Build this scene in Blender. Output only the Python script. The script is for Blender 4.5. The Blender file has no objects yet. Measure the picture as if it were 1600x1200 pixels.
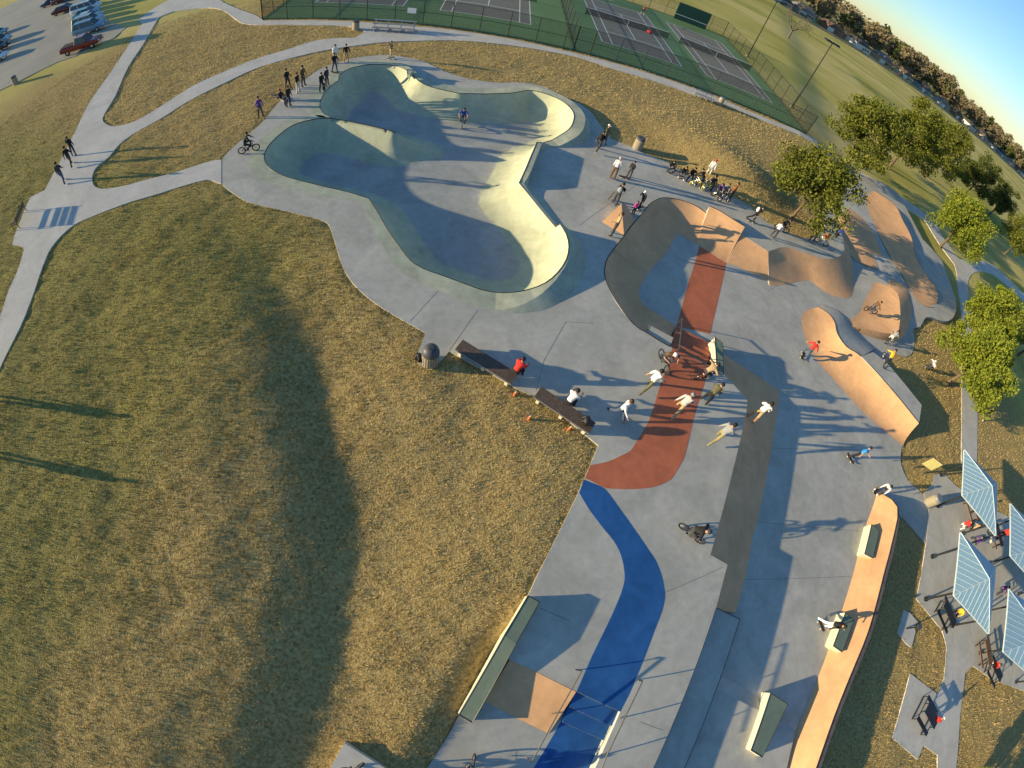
import bpy, bmesh, math, random
import numpy as np
from mathutils import Vector, Matrix
from mathutils.geometry import delaunay_2d_cdt
random.seed(7); rng = np.random.default_rng(7)
SC = bpy.context.scene
COL = SC.collection

# ------------------------------------------------------------------ camera, sky, sun, exposure
CAM_H = 17.0
PITCH, ROLL = 0.535831, 0.396263            # lens tilt from straight down, roll about the lens axis
K1, K3 = 1.388408, -0.0799624               # fisheye: angle = K1*u + K3*u^3, u = pixel radius / 1000 in the 1600 px photo
SUN_AZ, SUN_EL = 201.0, 9.8                # where the sun stands (degrees from +x, above horizon)
cam = bpy.data.cameras.new('camera'); cam_o = bpy.data.objects.new('camera', cam); COL.objects.link(cam_o)
SC.camera = cam_o
cr, sr, cp, sp = math.cos(ROLL), math.sin(ROLL), math.cos(PITCH), math.sin(PITCH)
RM = np.array([[1, 0, 0], [0, cp, -sp], [0, sp, cp]]) @ np.array([[cr, -sr, 0], [sr, cr, 0], [0, 0, 1]])
mw = Matrix([list(r) for r in RM]).to_4x4(); mw.translation = (0, 0, CAM_H)
cam_o.matrix_world = mw
cam.type = 'PANO'; cam.panorama_type = 'FISHEYE_LENS_POLYNOMIAL'
cam.sensor_fit = 'HORIZONTAL'; cam.sensor_width = 36.0; cam.sensor_height = 27.0
g_ = 1600 / 36 / 1000
cam.fisheye_fov = math.radians(200)
cam.fisheye_polynomial_k0 = 0.0; cam.fisheye_polynomial_k1 = -K1 * g_
cam.fisheye_polynomial_k2 = 0.0; cam.fisheye_polynomial_k3 = -K3 * g_ ** 3; cam.fisheye_polynomial_k4 = 0.0
cam.clip_start = 0.1; cam.clip_end = 20000
W = bpy.data.worlds.new('World'); SC.world = W; W.use_nodes = True
nt = W.node_tree; bg = nt.nodes['Background']; sky = nt.nodes.new('ShaderNodeTexSky')
sky.sky_type = 'NISHITA'; sky.sun_disc = False
sky.sun_elevation = math.radians(SUN_EL)
sky.sun_rotation = math.atan2(math.cos(math.radians(SUN_AZ)), math.sin(math.radians(SUN_AZ)))
sky.altitude = 0; sky.air_density = 1.0; sky.dust_density = 0.15; sky.ozone_density = 3.7
nt.links.new(sky.outputs[0], bg.inputs[0]); bg.inputs[1].default_value = 0.097
sun = bpy.data.lights.new('sun', 'SUN'); sun_o = bpy.data.objects.new('sun', sun); COL.objects.link(sun_o)
sun.energy = 3.9; sun.angle = math.radians(0.55); sun.color = (1.0, 0.80, 0.47)
sd = Vector((math.cos(math.radians(SUN_AZ)) * math.cos(math.radians(SUN_EL)), math.sin(math.radians(SUN_AZ)) * math.cos(math.radians(SUN_EL)), math.sin(math.radians(SUN_EL))))
sun_o.rotation_euler = sd.to_track_quat('Z', 'Y').to_euler(); sun_o.location = sd * 200
SC.view_settings.view_transform = 'Standard'; SC.view_settings.look = 'None'
SC.view_settings.gamma = 1.0; SC.view_settings.use_curve_mapping = False
SC.view_settings.exposure = 1.14
SC.render.engine = 'CYCLES'
SC.cycles.max_bounces = 5; SC.cycles.diffuse_bounces = 3; SC.cycles.glossy_bounces = 2; SC.cycles.transparent_max_bounces = 12
try: SC.cycles.use_denoising = True
except Exception: pass

def P(x, y, z=0.0):
    """photo pixel (1600x1200) -> world xy where that line of sight meets height z"""
    dx, dy = x - 800, y - 600; r = math.hypot(dx, dy) + 1e-9; u = r / 1000; th = K1 * u + K3 * u ** 3
    s = math.sin(th) / r
    d = RM @ np.array([dx * s, -dy * s, -math.cos(th)])
    t = (CAM_H - z) / -d[2]
    return np.array([d[0] * t, d[1] * t])
def P3(x, y, z=0.0):
    a = P(x, y, z); return np.array([a[0], a[1], z])
def PL(pts, z=0.0): return np.array([P(a, b, z) for a, b in pts])

ZL = -0.85      # lower plaza
ZB = -0.48      # foot of the blue stairs

# ------------------------------------------------------------------ materials
MATS = {}
def nd(t, typ, **kw):
    n = t.nodes.new(typ)
    for k, v in kw.items(): setattr(n, k, v)
    return n
def rgba(c): return (c[0], c[1], c[2], 1.0)
def base(name, rough=0.8, spec=0.3):
    m = bpy.data.materials.new(name); m.use_nodes = True; t = m.node_tree; b = t.nodes['Principled BSDF']
    b.inputs['Roughness'].default_value = rough; b.inputs['Specular IOR Level'].default_value = spec
    MATS[name] = m
    return m, t, b
def plain(name, col, rough=0.6, metal=0.0, spec=0.4, var=0.12, scale=8.0):
    """one colour with a light procedural unevenness"""
    if name in MATS: return MATS[name]
    m, t, b = base(name, rough, spec); b.inputs['Metallic'].default_value = metal
    tc = nd(t, 'ShaderNodeTexCoord'); n = nd(t, 'ShaderNodeTexNoise'); n.inputs['Scale'].default_value = scale; n.inputs['Detail'].default_value = 5
    t.links.new(tc.outputs['Object'], n.inputs['Vector'])
    r = nd(t, 'ShaderNodeValToRGB'); r.color_ramp.elements[0].position = 0.3; r.color_ramp.elements[1].position = 0.7
    r.color_ramp.elements[0].color = rgba([c * (1 - var) for c in col]); r.color_ramp.elements[1].color = rgba([min(1, c * (1 + var)) for c in col])
    t.links.new(n.outputs['Fac'], r.inputs['Fac']); t.links.new(r.outputs[0], b.inputs['Base Color'])
    return m
def concrete(name, col, stain=0.22, big=0.35, rough=0.75, tint=None):
    m, t, b = base(name, rough, 0.25)
    tc = nd(t, 'ShaderNodeTexCoord')
    def noise(sc, det, dist=0.0):
        n = nd(t, 'ShaderNodeTexNoise'); n.inputs['Scale'].default_value = sc; n.inputs['Detail'].default_value = det; n.inputs['Distortion'].default_value = dist
        n.inputs['Roughness'].default_value = 0.6
        t.links.new(tc.outputs['Object'], n.inputs['Vector']); return n
    n1 = noise(big, 6, 0.8); n2 = noise(2.6, 6, 0.3); n3 = noise(60, 3)
    r1 = nd(t, 'ShaderNodeMapRange'); r1.inputs[1].default_value = 0.3; r1.inputs[2].default_value = 0.7; r1.inputs[3].default_value = 1 - stain; r1.inputs[4].default_value = 1 + stain * 0.7
    t.links.new(n1.outputs[0], r1.inputs[0])
    r2 = nd(t, 'ShaderNodeMapRange'); r2.inputs[1].default_value = 0.3; r2.inputs[2].default_value = 0.72; r2.inputs[3].default_value = 1 - stain * 0.55; r2.inputs[4].default_value = 1 + stain * 0.45
    t.links.new(n2.outputs[0], r2.inputs[0])
    r3 = nd(t, 'ShaderNodeMapRange'); r3.inputs[1].default_value = 0.3; r3.inputs[2].default_value = 0.7; r3.inputs[3].default_value = 0.93; r3.inputs[4].default_value = 1.07
    t.links.new(n3.outputs[0], r3.inputs[0])
    a = nd(t, 'ShaderNodeMath', operation='MULTIPLY'); t.links.new(r1.outputs[0], a.inputs[0]); t.links.new(r2.outputs[0], a.inputs[1])
    a2 = nd(t, 'ShaderNodeMath', operation='MULTIPLY'); t.links.new(a.outputs[0], a2.inputs[0]); t.links.new(r3.outputs[0], a2.inputs[1])
    # hue drift between two close tones
    mixc = nd(t, 'ShaderNodeMix', data_type='RGBA'); mixc.inputs['A'].default_value = rgba(col)
    c2 = tint or (col[0] * 1.06, col[1] * 1.0, col[2] * 0.9); mixc.inputs['B'].default_value = rgba(c2)
    n4 = noise(0.7, 4, 0.5); t.links.new(n4.outputs[0], mixc.inputs['Factor'])
    vm = nd(t, 'ShaderNodeVectorMath', operation='SCALE'); t.links.new(mixc.outputs['Result'], vm.inputs[0]); t.links.new(a2.outputs[0], vm.inputs['Scale'])
    t.links.new(vm.outputs[0], b.inputs['Base Color'])
    bp = nd(t, 'ShaderNodeBump'); bp.inputs['Strength'].default_value = 0.12; bp.inputs['Distance'].default_value = 0.01
    t.links.new(n3.outputs[0], bp.inputs['Height']); t.links.new(bp.outputs[0], b.inputs['Normal'])
    return m
concrete('concrete', (0.475, 0.475, 0.435), 0.20)
concrete('concrete_path', (0.58, 0.57, 0.53), 0.14, 0.5)
concrete('concrete_green', (0.44, 0.475, 0.37), 0.22, 0.6)
concrete('concrete_wall', (0.50, 0.51, 0.37), 0.16, 0.5)
concrete('concrete_pale', (0.62, 0.60, 0.47), 0.10, 0.9)
concrete('concrete_brown', (0.70, 0.42, 0.225), 0.17, 0.45)
concrete('concrete_red', (0.52, 0.165, 0.085), 0.17, 0.6, 0.7)
concrete('concrete_blue', (0.018, 0.10, 0.315), 0.20, 0.7, 0.65, tint=(0.03, 0.13, 0.34))
concrete('concrete_lot', (0.37, 0.36, 0.30), 0.14, 0.15)
concrete('ledge_green', (0.175, 0.235, 0.185), 0.14, 0.8)
concrete('asphalt', (0.14, 0.135, 0.125), 0.2, 0.2)
concrete('court_green', (0.13, 0.235, 0.105), 0.14, 0.2)
concrete('court_grey', (0.195, 0.20, 0.17), 0.14, 0.2)
plain('steel_dark', (0.035, 0.035, 0.035), 0.4, 0.6)
plain('steel', (0.22, 0.20, 0.17), 0.45, 0.8)
plain('black_paint', (0.015, 0.015, 0.016), 0.45)
plain('galvanised', (0.45, 0.46, 0.46), 0.4, 0.7)
plain('white_paint', (0.75, 0.76, 0.74), 0.5)
plain('joint', (0.13, 0.135, 0.13), 0.9)
plain('bark', (0.13, 0.095, 0.06), 0.9, var=0.35)
plain('bark_grey', (0.12, 0.10, 0.08), 0.9, var=0.3)
plain('wood_bench', (0.12, 0.085, 0.06), 0.6, var=0.3)
plain('bin_concrete', (0.30, 0.26, 0.19), 0.9, var=0.25, scale=30)
plain('bin_lid', (0.07, 0.075, 0.085), 0.5)
plain('rubber', (0.018, 0.018, 0.02), 0.8)
plain('glass_dark', (0.015, 0.02, 0.025), 0.06, 0.0, 0.9, var=0.0)
plain('chrome', (0.6, 0.6, 0.6), 0.18, 1.0)
plain('roof_blue', (0.24, 0.40, 0.52), 0.45, 0.1)
plain('roof_seam', (0.50, 0.60, 0.66), 0.4, 0.1)
plain('sign_yellow', (0.70, 0.62, 0.24), 0.6)
plain('post_brown', (0.10, 0.08, 0.05), 0.6)
plain('table_brown', (0.16, 0.085, 0.055), 0.6)

# ------------------------------------------------------------------ mesh helpers
class MB:
    def __init__(s): s.v = []; s.f = []; s.m = []
    def add(s, vs, fs, mi=0):
        o = len(s.v); s.v += [tuple(map(float, v)) for v in vs]; s.f += [tuple(i + o for i in f) for f in fs]; s.m += [mi] * len(fs); return s
    def box(s, c, size, rz=0.0, mi=0, taper=1.0):
        hx, hy, hz = size[0] / 2, size[1] / 2, size[2] / 2; cs, sn = math.cos(rz), math.sin(rz); vs = []
        for z, k in ((-hz, 1), (hz, taper)):
            for x, y in ((-hx * k, -hy * k), (hx * k, -hy * k), (hx * k, hy * k), (-hx * k, hy * k)):
                vs.append((c[0] + x * cs - y * sn, c[1] + x * sn + y * cs, c[2] + z))
        return s.add(vs, [(3, 2, 1, 0), (4, 5, 6, 7), (0, 1, 5, 4), (1, 2, 6, 5), (2, 3, 7, 6), (3, 0, 4, 7)], mi)
    def tube(s, p0, p1, r0, r1=None, n=8, mi=0, caps=True):
        r1 = r0 if r1 is None else r1; p0 = Vector(p0); p1 = Vector(p1); d = (p1 - p0)
        if d.length < 1e-6: return s
        q = d.to_track_quat('Z', 'Y'); vs = []
        for p, r in ((p0, r0), (p1, r1)):
            for i in range(n):
                a = 2 * math.pi * i / n; vs.append(p + q @ Vector((math.cos(a) * r, math.sin(a) * r, 0)))
        fs = [(i, (i + 1) % n, n + (i + 1) % n, n + i) for i in range(n)]
        if caps: fs += [tuple(range(n - 1, -1, -1)), tuple(range(n, 2 * n))]
        return s.add(vs, fs, mi)
    def path(s, pts, r, n=8, mi=0):
        for a, b in zip(pts[:-1], pts[1:]): s.tube(a, b, r, r, n, mi)
        return s
    def torus(s, c, R, r, axis='Y', nu=24, nv=6, mi=0):
        vs = []
        for i in range(nu):
            a = 2 * math.pi * i / nu
            for j in range(nv):
                b = 2 * math.pi * j / nv; rr = R + r * math.cos(b); x, y, z = rr * math.cos(a), r * math.sin(b), rr * math.sin(a)
                vs.append((c[0] + x, c[1] + y, c[2] + z) if axis == 'Y' else (c[0] + x, c[1] + z, c[2] + y))
        fs = [(i * nv + j, ((i + 1) % nu) * nv + j, ((i + 1) % nu) * nv + (j + 1) % nv, i * nv + (j + 1) % nv) for i in range(nu) for j in range(nv)]
        return s.add(vs, fs, mi)
    def lathe(s, c, prof, n=20, mi=0):
        vs = []
        for r, z in prof:
            for i in range(n):
                a = 2 * math.pi * i / n; vs.append((c[0] + r * math.cos(a), c[1] + r * math.sin(a), c[2] + z))
        fs = [(k * n + i, k * n + (i + 1) % n, (k + 1) * n + (i + 1) % n, (k + 1) * n + i) for k in range(len(prof) - 1) for i in range(n)]
        fs += [tuple(range(n - 1, -1, -1)), tuple(range((len(prof) - 1) * n, len(prof) * n))]
        return s.add(vs, fs, mi)
    def ball(s, c, r, n=10, m=7, mi=0, sq=(1, 1, 1)):
        prof = [(max(1e-3, r * math.sin(math.pi * k / m)), -r * math.cos(math.pi * k / m)) for k in range(m + 1)]
        o = len(s.v); s.lathe((0, 0, 0), prof, n, mi)
        s.v[o:] = [(c[0] + x * sq[0], c[1] + y * sq[1], c[2] + z * sq[2]) for x, y, z in s.v[o:]]
        return s
    def prism(s, poly, z0, z1, mi=0):
        """poly: xy list counter-clockwise"""
        n = len(poly); vs = [(x, y, z0) for x, y in poly] + [(x, y, z1) for x, y in poly]
        return s.add(vs, [tuple(range(n - 1, -1, -1)), tuple(range(n, 2 * n))] + [(i, (i + 1) % n, n + (i + 1) % n, n + i) for i in range(n)], mi)
    def build(s, name, mats, parent=None, smooth=False, off=None, bevel=0):
        return mesh(name, s.v, s.f, mats, parent, smooth, s.m, off, bevel)
def mesh(name, v, f, mats, parent=None, smooth=False, mi=None, off=None, bevel=0):
    me = bpy.data.meshes.new(name)
    if off is not None: v = [(a[0] - off[0], a[1] - off[1], a[2] - off[2]) for a in v]
    use_ = sorted({int(i) for q in f for i in q})
    if len(use_) < len(v):
        mp_ = {a: b for b, a in enumerate(use_)}; v = [v[i] for i in use_]; f = [tuple(mp_[int(i)] for i in q) for q in f]
    me.from_pydata([tuple(map(float, a)) for a in v], [], [tuple(int(i) for i in q) for q in f])
    if isinstance(mats, str): mats = [mats]
    for m in mats: me.materials.append(MATS[m])
    if mi is not None and len(mats) > 1: me.polygons.foreach_set('material_index', np.array(mi, dtype=np.int32))
    if smooth: me.polygons.foreach_set('use_smooth', np.ones(len(me.polygons), dtype=bool))
    me.update()
    o = bpy.data.objects.new(name, me); COL.objects.link(o)
    if parent is not None: o.parent = parent
    if bevel:
        b = o.modifiers.new('bevel', 'BEVEL'); b.width = bevel; b.segments = 2; b.limit_method = 'ANGLE'
    return o
def tag(o, label=None, cat=None, group=None, kind=None):
    if label: o['label'] = label
    if cat: o['category'] = cat
    if group: o['group'] = group
    if kind: o['kind'] = kind
    return o
def thing(name, label, cat, loc=(0, 0, 0), rz=0.0, group=None):
    o = bpy.data.objects.new(name, None); COL.objects.link(o); o.empty_display_size = 0.2
    o.location = loc; o.rotation_euler = (0, 0, rz); tag(o, label, cat, group); return o
def copy_tree(o, parent=None):
    c = o.copy(); COL.objects.link(c); c.parent = parent
    for ch in list(o.children): copy_tree(ch, c)
    return c
def inpoly(pts, poly):
    x, y = pts[:, 0], pts[:, 1]; r = np.zeros(len(pts), bool); n = len(poly); j = n - 1
    for i in range(n):
        xi, yi = poly[i]; xj, yj = poly[j]
        c = ((yi > y) != (yj > y)) & (x < (xj - xi) * (y - yi) / (yj - yi + 1e-12) + xi); r ^= c; j = i
    return r
def segdist(pts, poly, closed=True):
    d = np.full(len(pts), 1e9); n = len(poly)
    for i in range(n if closed else n - 1):
        a = poly[i]; b = poly[(i + 1) % n]; ab = b - a; L = ab @ ab + 1e-12
        t = np.clip(((pts - a) @ ab) / L, 0, 1); q = a + t[:, None] * ab
        d = np.minimum(d, np.hypot(*(pts - q).T))
    return d
def smoothline(pts, n=3, closed=False):
    """Catmull-Rom through the points"""
    p = np.array(pts, float); out = []; N = len(p)
    for i in range(N if closed else N - 1):
        p0 = p[(i - 1) % N] if closed or i > 0 else p[i]; p1 = p[i]; p2 = p[(i + 1) % N]; p3 = p[(i + 2) % N] if closed or i + 2 < N else p2
        for k in range(n):
            t = k / n; out.append(0.5 * ((2 * p1) + (-p0 + p2) * t + (2 * p0 - 5 * p1 + 4 * p2 - p3) * t * t + (-p0 + 3 * p1 - 3 * p2 + p3) * t ** 3))
    if not closed: out.append(p[-1])
    return np.array(out)
def softpoly(pts, n=3, ang=42):
    p = np.array(pts, float); N = len(p); out = []
    def corner(i):
        a = p[i] - p[i - 1]; b = p[(i + 1) % N] - p[i]; return math.degrees(abs(math.atan2(a[0] * b[1] - a[1] * b[0], a @ b))) > ang
    co = [corner(i) for i in range(N)]
    for i in range(N):
        p1, p2 = p[i], p[(i + 1) % N]; p0 = p[i - 1] if not co[i] else 2 * p1 - p2; p3 = p[(i + 2) % N] if not co[(i + 1) % N] else 2 * p2 - p1
        l0, l1, l2 = np.linalg.norm(p1 - p0), np.linalg.norm(p2 - p1), np.linalg.norm(p3 - p2)
        if l0 > 2.2 * l1: p0 = p1 + (p0 - p1) * 2.2 * l1 / l0
        if l2 > 2.2 * l1: p3 = p2 + (p3 - p2) * 2.2 * l1 / l2
        m1 = (p2 - p0) * .5 * min(1, 2 * l1 / (l0 + l1 + 1e-9)); m2 = (p3 - p1) * .5 * min(1, 2 * l1 / (l2 + l1 + 1e-9))
        for k in range(n):
            t = k / n; out.append((2*t**3-3*t*t+1)*p1 + (t**3-2*t*t+t)*m1 + (-2*t**3+3*t*t)*p2 + (t**3-t*t)*m2)
    return np.array(out)
def cdt(outer, holes=(), extra=None):
    pts = [tuple(p) for p in outer]; edges = [(i, (i + 1) % len(outer)) for i in range(len(outer))]; o = len(pts)
    for h in holes:
        pts += [tuple(p) for p in h]; edges += [(o + i, o + (i + 1) % len(h)) for i in range(len(h))]; o = len(pts)
    if extra is not None: pts += [tuple(p) for p in extra]
    V, E_, F, *_ = delaunay_2d_cdt([Vector((p[0], p[1])) for p in pts], edges, [], 0, 1e-5)
    V = np.array([(v.x, v.y) for v in V]); C = np.array([V[list(f)].mean(0) for f in F])
    keep = inpoly(C, np.array(outer))
    for h in holes: keep &= ~inpoly(C, np.array(h))
    return V, [f for f, k in zip(F, keep) if k]
def slab(name, outer, z, mat, holes=(), thick=0.15, zf=None, grid=None, parent=None, kind='structure', edge_mat=None):
    """flat (or zf-shaped) sheet with a skirt all round"""
    outer = np.array(outer); extra = None
    if grid:
        lo, hi = outer.min(0), outer.max(0); gx, gy = np.meshgrid(np.arange(lo[0], hi[0], grid), np.arange(lo[1], hi[1], grid)); g = np.stack([gx.ravel(), gy.ravel()], 1)
        g = g[inpoly(g, outer)]; g = g[segdist(g, outer) > grid * 0.4]
        for h in holes:
            g = g[~inpoly(g, np.array(h))]; g = g[segdist(g, np.array(h)) > grid * 0.3]
        extra = g
    V, F = cdt(outer, holes, extra); zz = np.full(len(V), z) if zf is None else zf(V)
    v = [(a[0], a[1], b) for a, b in zip(V, zz)]; f = []
    for q in F:
        a, b, c = (V[i] for i in q[:3]); f.append(tuple(q) if (b[0] - a[0]) * (c[1] - a[1]) - (b[1] - a[1]) * (c[0] - a[0]) > 0 else tuple(q[::-1]))
    mi = [0] * len(f)
    for ring in [outer] + [np.array(h) for h in holes]:
        zr = np.full(len(ring), z) if zf is None else zf(ring); o = len(v); n = len(ring)
        v += [(a[0], a[1], b) for a, b in zip(ring, zr)] + [(a[0], a[1], b - thick) for a, b in zip(ring, zr)]
        f += [(o + i, o + (i + 1) % n, o + n + (i + 1) % n, o + n + i) for i in range(n)]; mi += [1 if edge_mat else 0] * n
    o = mesh(name, v, f, [mat, edge_mat] if edge_mat else mat, parent, mi=mi)
    if kind and parent is None: o['kind'] = kind
    return o
def loft(toe, crest, nseg=8, power=1.8, n=2, smooth=True):
    """toe, crest: matching lists of xyz; concave ramp surface between them"""
    A = smoothline(toe, n) if smooth else np.array(toe, float); B = smoothline(crest, n) if smooth else np.array(crest, float)
    v = []; N = len(A)
    for k in range(nseg + 1):
        t = k / nseg
        for a, b in zip(A, B):
            q = a + (b - a) * t; z = a[2] + (b[2] - a[2]) * (t ** power); v.append((q[0], q[1], z))
    f = [(k * N + i, k * N + i + 1, (k + 1) * N + i + 1, (k + 1) * N + i) for k in range(nseg) for i in range(N - 1)]
    return v, f, A, B
def up_faces(v, f):
    """flip faces so they point up"""
    out = []
    for q in f:
        a, b, c = (np.array(v[q[i]]) for i in (0, 1, 2)); nrm = np.cross(b - a, c - a)
        if abs(nrm[2]) < 1e-9 and len(q) > 3: nrm = np.cross(np.array(v[q[2]]) - a, np.array(v[q[3]]) - a)
        out.append(q if nrm[2] >= 0 else tuple(q[::-1]))
    return out
def skirt(line, zlow, out=0.0):
    """vertical wall hanging from a 3D line"""
    n = len(line); v = [tuple(p) for p in line] + [(p[0], p[1], zlow) for p in line]
    return v, [(i, i + 1, n + i + 1, n + i) for i in range(n - 1)]
# ------------------------------------------------------------------ outlines of the concrete (traced on the photo, put on the ground)
RIM = [ # bowl lip: px, py, height above deck, flat band width, outer slope width
 (518,184.5,0,.3,.05),(508,180,0,.5,.05),(501,170,0,.8,.05),(500,160,0,.9,.05),(507,145,0,.9,.05),(520,132,0,.9,.05),(529,126,0,.8,.05),(530,118,.05,.8,.05),(540,110,.05,.9,.05),
 (555,104.5,.05,.9,.05),(575,101,.05,.9,.05),(595,100.5,.08,.9,.05),(615,102.5,.12,.8,.1),(630,107,.22,.6,.2),(640,113,.3,.5,.3),(654,126,.3,.5,.3),(662,131,.15,.8,.3),(675,136,.05,1,.1),(695,141,0,1.1,.05),
 (719,146,0,1.1,.05),(760,146.5,0,1,.05),(800,145,.1,.9,.1),(825,141,.2,.9,.2),(845,144,.35,.9,.4),(865,151,.4,.9,.5),(882,160,.5,.9,.6),(894,172,.55,.9,.6),(897,183,.55,.9,.6),
 (892,198,.5,.9,.6),(880,208,.32,.9,.5),(862,219,.08,.8,.2),(848,223,.04,.5,.1),(839,222,.55,.35,.03),(830,243,.55,.35,.03),(820,267,.55,.35,.03),(811,286,.25,.3,.3),(826,304,.14,.15,.6),
 (848,331,.12,.15,.6),(868,355,.1,.15,.5),(875,350,.6,.08,.8),(885,366,.58,.08,1.0),(889,385,.55,.08,1.1),(885,405,.48,.1,1.1),(872,425,.38,.15,1.1),(852,442,.26,.3,1.0),(827,452,.14,.6,.8),(800,457,.08,.9,.4),
 (775,457,0,1.1,.05),(750,452,0,1.1,.05),(720,441,0,1,.05),(687,429,0,.95,.05),(660,419,0,.85,.05),(640,406,0,.8,.05),(625,387,0,.75,.05),(607,361,0,.7,.05),(590,332,0,.65,.05),(576,310,0,.5,.05),
 (560,305,0,.5,.05),(540,299,0,.7,.05),(500,290,0,.8,.05),(450,277,0,.9,.05),(427,267,0,1,.05),(415,255,0,1,.05),(413,242,0,1,.05),(420,227,0,1,.05),(437,210,0,.9,.05),(457,196,0,.9,.05),(477,189,0,.8,.05),(500,185,0,.5,.05)]
BD = 1.58
rimp = np.array([[*P(a, b, h), h, bw, sw] for a, b, h, bw, sw in RIM])
sharp = {(518,184.5),(839,222),(811,286),(868,355),(875,350),(576,310),(719,146),(530,118),(529,126)}
# densify, smooth except at corners
def dens(arr, keys, step=0.35):
    out = []; N = len(arr)
    for i in range(N):
        p1, p2 = arr[i], arr[(i + 1) % N]; p0 = arr[i - 1] if keys[i] not in sharp else p1 * 2 - p2; p3 = arr[(i + 2) % N] if keys[(i + 1) % N] not in sharp else p2 * 2 - p1
        n = max(1, int(np.hypot(*(p2 - p1)[:2]) / step))
        for k in range(n):
            t = k / n; q = 0.5 * ((2 * p1) + (-p0 + p2) * t + (2 * p0 - 5 * p1 + 4 * p2 - p3) * t * t + (-p0 + 3 * p1 - 3 * p2 + p3) * t ** 3)
            q[2:] = p1[2:] + (p2[2:] - p1[2:]) * t; out.append(q)
    return np.array(out)
RIMW = dens(rimp, [(a[0], a[1]) for a in RIM])
rxy = RIMW[:, :2]
if np.sum(rxy[:, 0] * np.roll(rxy[:, 1], -1) - np.roll(rxy[:, 0], -1) * rxy[:, 1]) < 0:
    RIMW = RIMW[::-1].copy(); rxy = RIMW[:, :2]
tg = np.roll(rxy, -1, 0) - np.roll(rxy, 1, 0); tg /= np.linalg.norm(tg, axis=1)[:, None] + 1e-9
onrm = np.stack([tg[:, 1], -tg[:, 0]], 1)      # outward (ring runs counter-clockwise)
for _ in range(2): onrm = onrm + 0.5 * (np.roll(onrm, 1, 0) + np.roll(onrm, -1, 0)); onrm /= np.linalg.norm(onrm, axis=1)[:, None]

UDpx = [(347,250),(362,232),(375,221),(400,200),(415,185),(435,160),(457,140),(482,120),(505,105),(525,99),(550,91),(575,87.5),(607,86),(637,90),(662,96),(682,105),(707,116),(737,124),(775,129),(800,129),(825,130),(850,136),(872,146),(887,155),(905,162),(925,177),(936,192),(955,217),(985,229),(1007,240),(1037,251),(1090,280),(1140,306),(1169,320),(1199,347),(1227,360),(1252,372),(1275,369),(1289,356),(1285,342),(1280,321),(1288,300),(1312,290),(1309,306),(1305,335),(1313,360),(1318,377),(1318,396),(1292,405),(1250,393),(1226,386),(1200,393),(1159,367),(1105,334),(1087,321.5),(1070,314.5),(1052,310),(1035,309),(1024,313),(1014,320),(1005,332),(989,350),(974,370),(960,388),(949,404),(945,420),(946,435),(953,454),(965,475),(982,498),(997,512),(1011,520),(1028,531),(1046,541),(1106,570),(1131,585),(1168,625),(1166,645),(1147,728),(1126,810),(1110,867),(1137,882),(1132,900),(1119,949),(1022,1197),(995,1260),(905,1260),(930,1200),(969,1112),(901,1080.5),(840,1051),(797,1031),(772,1020),(825,930),(839,900),(904,769),(922,727),(935,696),(850,628),(805,606),(760,580),(702,549),(690,562),(675,577),(655,570),(652,555),(665,520),(612,490),(575,465),(547,437),(532,407),(520,367),(512,349),(497,342),(450,330),(400,319),(380,312),(355,295),(347,287)]
_i0, _i1 = UDpx.index((1105,334)), UDpx.index((1046,541))
_pre = softpoly(PL(UDpx[:_i0] + UDpx[_i1 + 1:]), 3); _pl = PL(UDpx[:_i0])
_k = int(np.argmin(np.hypot(*(_pre - _pl[-1]).T))); QPCREST = smoothline(PL(UDpx[_i0:_i1 + 1]), 4)
_k2 = int(np.argmin(np.hypot(*(_pre - P(*UDpx[_i1 + 1])).T)))
UD = np.vstack([_pre[:_k + 1], QPCREST, _pre[_k2:]])
LPpx = [(1053,518),(1015,502),(985,478),(970,450),(970,430),(985,405),(1015,370),(1040,340),(1055,335),(1080,345),(1105,355),(1140,385),(1180,408),(1201,415),(1230,405),(1270,410),(1300,418),(1322,405),(1322,385),(1316,350),(1307,325),(1311,306),(1315,288),(1345,283),(1375,292),(1398,308),(1417,345),(1435,380),(1465,412),(1480,450),(1490,480),(1485,500),(1470,504),(1446,497),(1437,511),(1427,514),(1429,532),(1425,552),(1412,557),(1397,552),(1385,566),(1400,590),(1432,650),(1409,700),(1407,718),(1411,735),(1421,753),(1442,772),(1450,792),(1446,849),(1407,806),(1395,800),(1372,850),(1345,930),(1300,1060),(1262,1200),(1240,1262),(1030,1262),(1055,1199),(1095,1090),(1128,985),(1124,957),(1150,905),(1150,850),(1165,780),(1185,690),(1192,640),(1190,618),(1150,585),(1125,565),(1108,562),(1078,546)]
LP = softpoly(PL(LPpx, ZL), 3)
_A = P(1362, 298, -0.1)
def zlow(V):
    t = np.clip((25 - np.hypot(*(np.asarray(V)[:, :2] - _A).T)) / 15.0, 0, 1); return ZL + 0.82 * (t * t * (3 - 2 * t)) ** 0.8
LLpx = [(772,1024),(717,1118),(700,1150),(668,1200),(636,1262),(905,1262),(930,1200),(962,1117),(905,1086),(840,1058),(797,1036)]
LL = PL(LLpx, ZB)
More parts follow.
